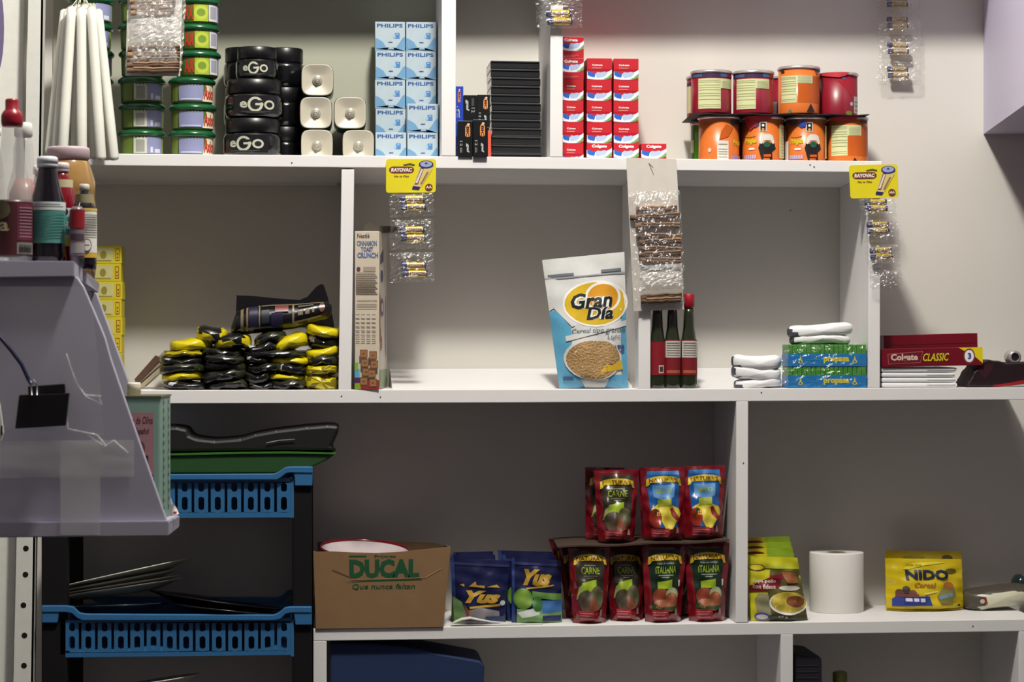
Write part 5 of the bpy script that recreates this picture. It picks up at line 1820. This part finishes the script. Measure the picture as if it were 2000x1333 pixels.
# ---- yellow milk powder pouches
NY = foil(200, 176, 20)
NVB = ink(20, 30, 60)
nido = [('p', [(.2, .80), (.35, .92), (.65, .95), (.8, .93), (.5, .88), (.3, .80)], M(216, 200, 40)), ('t', 'Nestlé', .27, .86, .46, .9, M(140, 110, 20), .01), ('e', .84, .77, .08, .05, M(96, 84, 20)), ('p', [(.46, .36), (.64, .40), (.64, .37), (.46, .33)], M(216, 200, 90)), ('t', 'NIDO', .24, .60, .80, .80, NVB, .05),
        ('t', 'Cereal', .34, .46, .62, .56, M(150, 90, 30), .02, .3), ('p', [(.06, .10), (.06, .24), (.12, .30), (.52, .30), (.55, .12)], M(40, 60, 140)), ('r', .2, .13, .48, .28, M(30, 44, 120)), ('r', .22, .2, .30, .26, M(190, 196, 212)), ('r', .32, .2, .38, .26, M(190, 196, 212)), ('r', .40, .19, .46, .26, M(190, 196, 212)),
        ('e', .15, .36, .05, .07, M(96, 60, 44)), ('e', .23, .42, .05, .07, M(60, 44, 40)), ('e', .31, .35, .05, .07, M(110, 74, 50)), ('r', .1, .28, .38, .34, M(110, 60, 60)), ('p', [(.62, .30), (.72, .48), (.84, .54), (.88, .34), (.82, .14), (.66, .16)], M(120, 116, 60)), ('p', [(.64, .30), (.82, .36), (.84, .30), (.66, .24)], M(110, 140, 160)),
        ('e', .78, .50, .07, .07, M(150, 90, 40)), ('e', .92, .11, .02, .02, NVB), ('r', 0, .0, 1, .035, M(150, 130, 20))]
pouch('milk_powder_pouch', 'yellow milk powder pouch standing behind the other one', 'pouch', [(1742, 1205), (1888, 1204), (1884, 1079), (1734, 1078)], .178, zz3(1810), .022, NY, [('e', .80, .88, .07, .05, M(84, 74, 18)), ('e', .36, .90, .14, .03, M(160, 150, 40))], 'yellow milk powder pouches on the lower shelf', 71)
pouch('milk_powder_pouch', 'yellow milk powder pouch with dark blue lettering in front', 'pouch', [(1738, 1196), (1890, 1195), (1886, 1096), (1736, 1094)], .125, zz3(1812), .030, NY, nido, 'yellow milk powder pouches on the lower shelf', 72, wr=.0016)
# ---- white packet at the right
c = W(1965, 1182, .12)
b = B()
pillow(b, 0, 0, sz(160, .12), sz(36, .12), 0, .09, M(206, 204, 180, rough=.4), 77, 0, wr=.001, m2=M(74, 68, 60, rough=.4), split=lambda x, z: x < -.30 * sz(160) or (z > .30 * sz(36)))
b.art([('p', [(.19, .3), (.27, .25), (.25, .62), (.2, .6)], M(120, 50, 40)), ('e', .20, .42, .03, .12, M(190, 180, 160))], flat(sz(160, .12), sz(36, .12), .001, 0, -sz(18)))
o = b.obj('white_packet', None, c)
o.location.z = zf(3, c.x) + sz(18, .12) * 1.18 + .0015
tag(o, 'pale packet lying at the right end of the lower shelf', 'packet')
b = B()
c = W(1998, 1150, .16)
pillow(b, 0, 0, sz(30), sz(34), 0, .05, foil(24, 44, 44), 78)
o = b.obj('green_sachet', None, c)
tag(o, 'small dark green sachet corner above the pale packet at the right edge', 'sachet')

# ================================================================== basket stand
PST = M(11, 9, 11, rough=.7, spec=.25)
BB = M(46, 102, 150, rough=.4, var=.06)
st = thing('basket_stand', 'black plastic stand with two sky blue slotted baskets at lower left', 'stand', (0, 0, 0))
for pts, Y in (([(571, 2070), (609, 2070), (609, 930), (571, 930)], -.052), ([(81, 2070), (131, 2070), (131, 900), (81, 900)], -.052)):
    for Y0 in (-.052, .18):
        qq = quad([(x, 2060 if y > 2000 else y) for x, y in pts], -.052)
        qq = [(x, max(.001, z)) for x, z in qq]
        b = B(); b.prism(qq, Y0, Y0 + .04, PST, bev=.003); b.obj('post', st)


def basket(rim, panel_l, panel_r, ytop, ybot, n, corners, x_left, drop):
    """rim: px outline list of the rim (lower and upper edge)"""
    bk = B()
    Y = -.062
    bk.prism(quad(rim, Y), Y, Y + .012, BB, bev=.0015)
    o = bk.obj('basket', st)
    bk = B(); bk.prism(quad(rim, Y), .21, .222, BB, bev=.0015); bk.obj('back_rim', o)
    # slotted front
    fr = B()
    step_ = (panel_r - panel_l) / n
    Yp = -.052

    def bar(x0, x1, y0, y1, Y0=Yp, th=.004):
        a = W(x0, y1, Y0); c = W(x1, y0, Y0)
        fr.box(a.x, c.x, Y0, Y0 + th, a.z, c.z, BB)
    bar(panel_l, panel_r, ytop - 10, ytop)
    bar(panel_l + 4, panel_r - 2, ybot - 13, ybot)
    for k in range(n):
        xa = panel_l + k * step_
        w_ = step_
        bar(xa + .10 * w_, xa + .34 * w_, ytop, ybot - 13)
        bar(xa + .70 * w_, xa + .93 * w_, ytop, ybot - 13)
        H_ = ybot - 13 - ytop
        bar(xa + .34 * w_, xa + .70 * w_, ytop + .30 * H_, ytop + .48 * H_)
        bar(xa + .34 * w_, xa + .70 * w_, ytop + .93 * H_, ybot - 12)
        for s_, (ya, yb2) in enumerate(((ytop, ytop + .30 * H_), (ytop + .48 * H_, ytop + .93 * H_))):
            for sx in (0, 1):
                for sy in (0, 1):
                    x_ = xa + (.34 if sx == 0 else .70) * w_
                    dx = .10 * w_ * (1 if sx == 0 else -1)
                    y_ = ya if sy == 0 else yb2
                    dy = .06 * H_ * (1 if sy == 0 else -1)
                    tri = [(x_, y_), (x_ + dx, y_), (x_, y_ + dy)]
                    fr.prism(quad(tri, Yp), Yp, Yp + .004, BB)
    bar(panel_l - 6, panel_l + 4, ytop - 8, ybot - 6)
    bar(panel_r - 2, panel_r + 5, ytop - 8, ybot - 2)
    fr.obj('slotted_front', o)
    # side, back and bottom
    sd = B()
    a = W(panel_l, ybot, Yp); c = W(panel_r, ytop - 8, Yp)
    sd.box(a.x, c.x, Yp + .004, .21, a.z, a.z + .004, BB)
    sd.box(a.x, c.x, .206, .210, a.z, c.z, BB)
    sd.box(a.x, a.x + .003, Yp + .004, .21, a.z, c.z, BB)
    sd.box(c.x - .003, c.x, Yp + .004, .21, a.z, c.z, BB)
    sd.obj('tray_body', o)
    for cc in corners:
        cb = B(); cb.prism(quad(cc, -.060), -.060, -.020, BB, bev=.002); cb.obj('corner_clip', o)
    return o


basket([(330, 938), (540, 938), (548, 934), (558, 926), (566, 924), (611, 925), (611, 912), (566, 912), (556, 914), (545, 922), (535, 926), (160, 928), (140, 914), (80, 914), (80, 925), (134, 926), (154, 938)],
       118, 570, 944, 1014, 14, ([(576, 950), (610, 950), (611, 922), (574, 922)], [(82, 950), (112, 950), (114, 922), (81, 922)]), 80, 0)
basket([(160, 1213), (536, 1213), (548, 1210), (558, 1200), (568, 1198), (609, 1198), (609, 1186), (566, 1186), (556, 1188), (544, 1198), (534, 1202), (300, 1201), (168, 1200), (155, 1198), (143, 1186), (130, 1184), (81, 1184), (81, 1197), (128, 1197), (140, 1199), (150, 1208)],
       124, 570, 1218, 1285, 14, ([(577, 1222), (609, 1222), (609, 1196), (573, 1196)], [(82, 1218), (112, 1218), (116, 1195), (81, 1195)]), 80, 0)

# contents of the stand
PK_ = M(16, 14, 16, rough=.5)
# green tray and black pans above the upper basket
zt_ = W(450, 926, .05).z
o = W(480, 922, .05)
t = thing('green_tray', 'wide green plastic tray lying across the top basket', 'tray', (0, 0, 0))
b = B()
b.prism(quad([(250, 926), (560, 925), (612, 912), (640, 898), (656, 886), (652, 884), (560, 883), (470, 884), (330, 888), (250, 890)], .0), -.02, .15, M(30, 70, 28, rough=.5), bev=.004)
b.obj('tray_bottom', t)
b = B()
b.prism(quad([(250, 892), (330, 889), (470, 886), (560, 885), (656, 887), (656, 884.5), (560, 882), (470, 883), (330, 886), (250, 888)], -.002), -.024, .155, M(50, 104, 36, rough=.4)); b.obj('rim', t)
b = B()
sil = [(250, 884), (480, 881), (560, 880), (654, 881), (648, 872), (655, 858), (663, 838), (660, 831), (640, 830), (600, 833), (540, 840), (500, 847), (470, 856), (420, 860), (385, 856), (370, 850), (366, 838), (348, 834), (320, 833), (250, 836)]
b.prism(quad(sil, .0), -.01, .13, PK_, bev=.006)
tag(b.obj('black_pan'), 'stack of black pan and lid piled on the green tray', 'pan')
b = B()
b.tube([W(x, y, -.014) for x, y in ((520, 866), (545, 861), (576, 859))], .0012, M(120, 118, 118, rough=.3), 6)
tag(b.obj('thin_handle'), 'thin grey handle lying across the black pan', 'handle')
# plates
PLW = M(206, 204, 184, rough=.3, coat=.4)


def plate(label, x0, y0, x1, y1, Y, m, thick=.012, name='plate', group=None):
    a, c = W(x0, y0, Y), W(x1, y1, Y)
    mid = (a + c) / 2
    R = (c - a).length / 2
    ang = math.atan2(c.z - a.z, c.x - a.x)
    b = B()
    b.lathe([(R * .45, -thick), (R * .6, -thick * .9), (R * .9, -.001), (R, .0015), (R * .99, .003), (R * .9, .002), (R * .6, -thick * .6), (.001, -thick * .6)], m, 56, cap=False)
    o = b.obj(name, None, (mid.x, Y, mid.z))
    o.rotation_euler = (-.095, -ang, 0)
    return tag(o, label, name.replace('_', ' '), group)


gp = 'pale plates stacked in the lower basket'
plate('white plate, highest and most tilted of the pale stack', 112, 1151, 378, 1092, .08, PLW, group=gp)
plate('white plate second from the top of the pale stack', 114, 1158, 350, 1114, .078, PLW, group=gp)
plate('white plate third from the top of the pale stack', 116, 1163, 352, 1126, .080, PLW, group=gp)
plate('white plate, lowest of the pale stack', 114, 1168, 356, 1132, .082, M(196, 192, 176, rough=.3, coat=.4), group=gp)
MT = M(70, 66, 64, rough=.25, metal=.8)
plate('dark round metal lid resting at the right in the lower basket', 290, 1156, 556, 1193, .10, M(40, 38, 40, rough=.3, metal=.6), .016, 'pan_lid', 'dark metal lids in the lower basket')
plate('shiny lower metal lid edge under the dark round lid', 330, 1180, 548, 1203, .04, MT, .012, 'pan_lid', 'dark metal lids in the lower basket')
plate('dark dish under the pale plates in the lower basket', 128, 1186, 330, 1180, .07, M(40, 52, 66, rough=.3, coat=.3), .016, 'dish')
plate('white plate edge at the very bottom below the lower basket', 250, 1340, 390, 1319, .02, PLW, .010, 'saucer')

# ================================================================== bottom compartments
b = B()
NB2 = M(20, 42, 84, rough=.7, bump=.2, nscale=12)
z4 = zf(4, XW(780)) + .0006
oq = quad([(645, 1500), (930, 1500), (944, 1340), (946, 1300), (938, 1291), (900, 1284), (855, 1276), (790, 1264), (720, 1257), (645, 1255.5)], .02)
oq[0] = (oq[0][0], z4); oq[1] = (oq[1][0], z4)
b.prism(oq, .015, .17, NB2, bev=.004)
tag(b.obj('blue_cloth_bag'), 'large dark blue cloth bag below the lower shelf', 'bag')
t = thing('dark_crate', 'dark patterned box cut by the bottom edge right of the lower divider', 'box', (0, 0, 0))
z5 = zf(4, XW(1580)) + .0006
cq = quad([(1551, 1500), (1606, 1500), (1604, 1288), (1598, 1281), (1560, 1277), (1551, 1277)], .03)
cq[0] = (cq[0][0], z5); cq[1] = (cq[1][0], z5)
b = B(); b.prism(cq, .025, .16, M(24, 20, 30, rough=.6), bev=.002)
b.obj('body', t)
b = B()
for k in range(9):
    a = W(1556, 1300 + 12 * k, .0245); c = W(1598, 1302 + 12 * k, .0245)
    b.box(a.x, c.x, .0240, .0246, c.z, a.z, M(44, 38, 48, rough=.5))
b.obj('ribbing', t)
bottle('olive_bottle', 'top of an olive green bottle at the bottom edge of the photo', 1641, .06, z5,
       [(12, 1332), (14, 1345), (20, 1380), (30, 1420), (32, 1440), (32, 1690), (30, 1700)], M(70, 74, 34, rough=.25, coat=.4),
       cap=[(11, 1312), (14, 1314), (14.5, 1320), (14.5, 1332), (12, 1334)], capm=M(96, 98, 44, rough=.4))
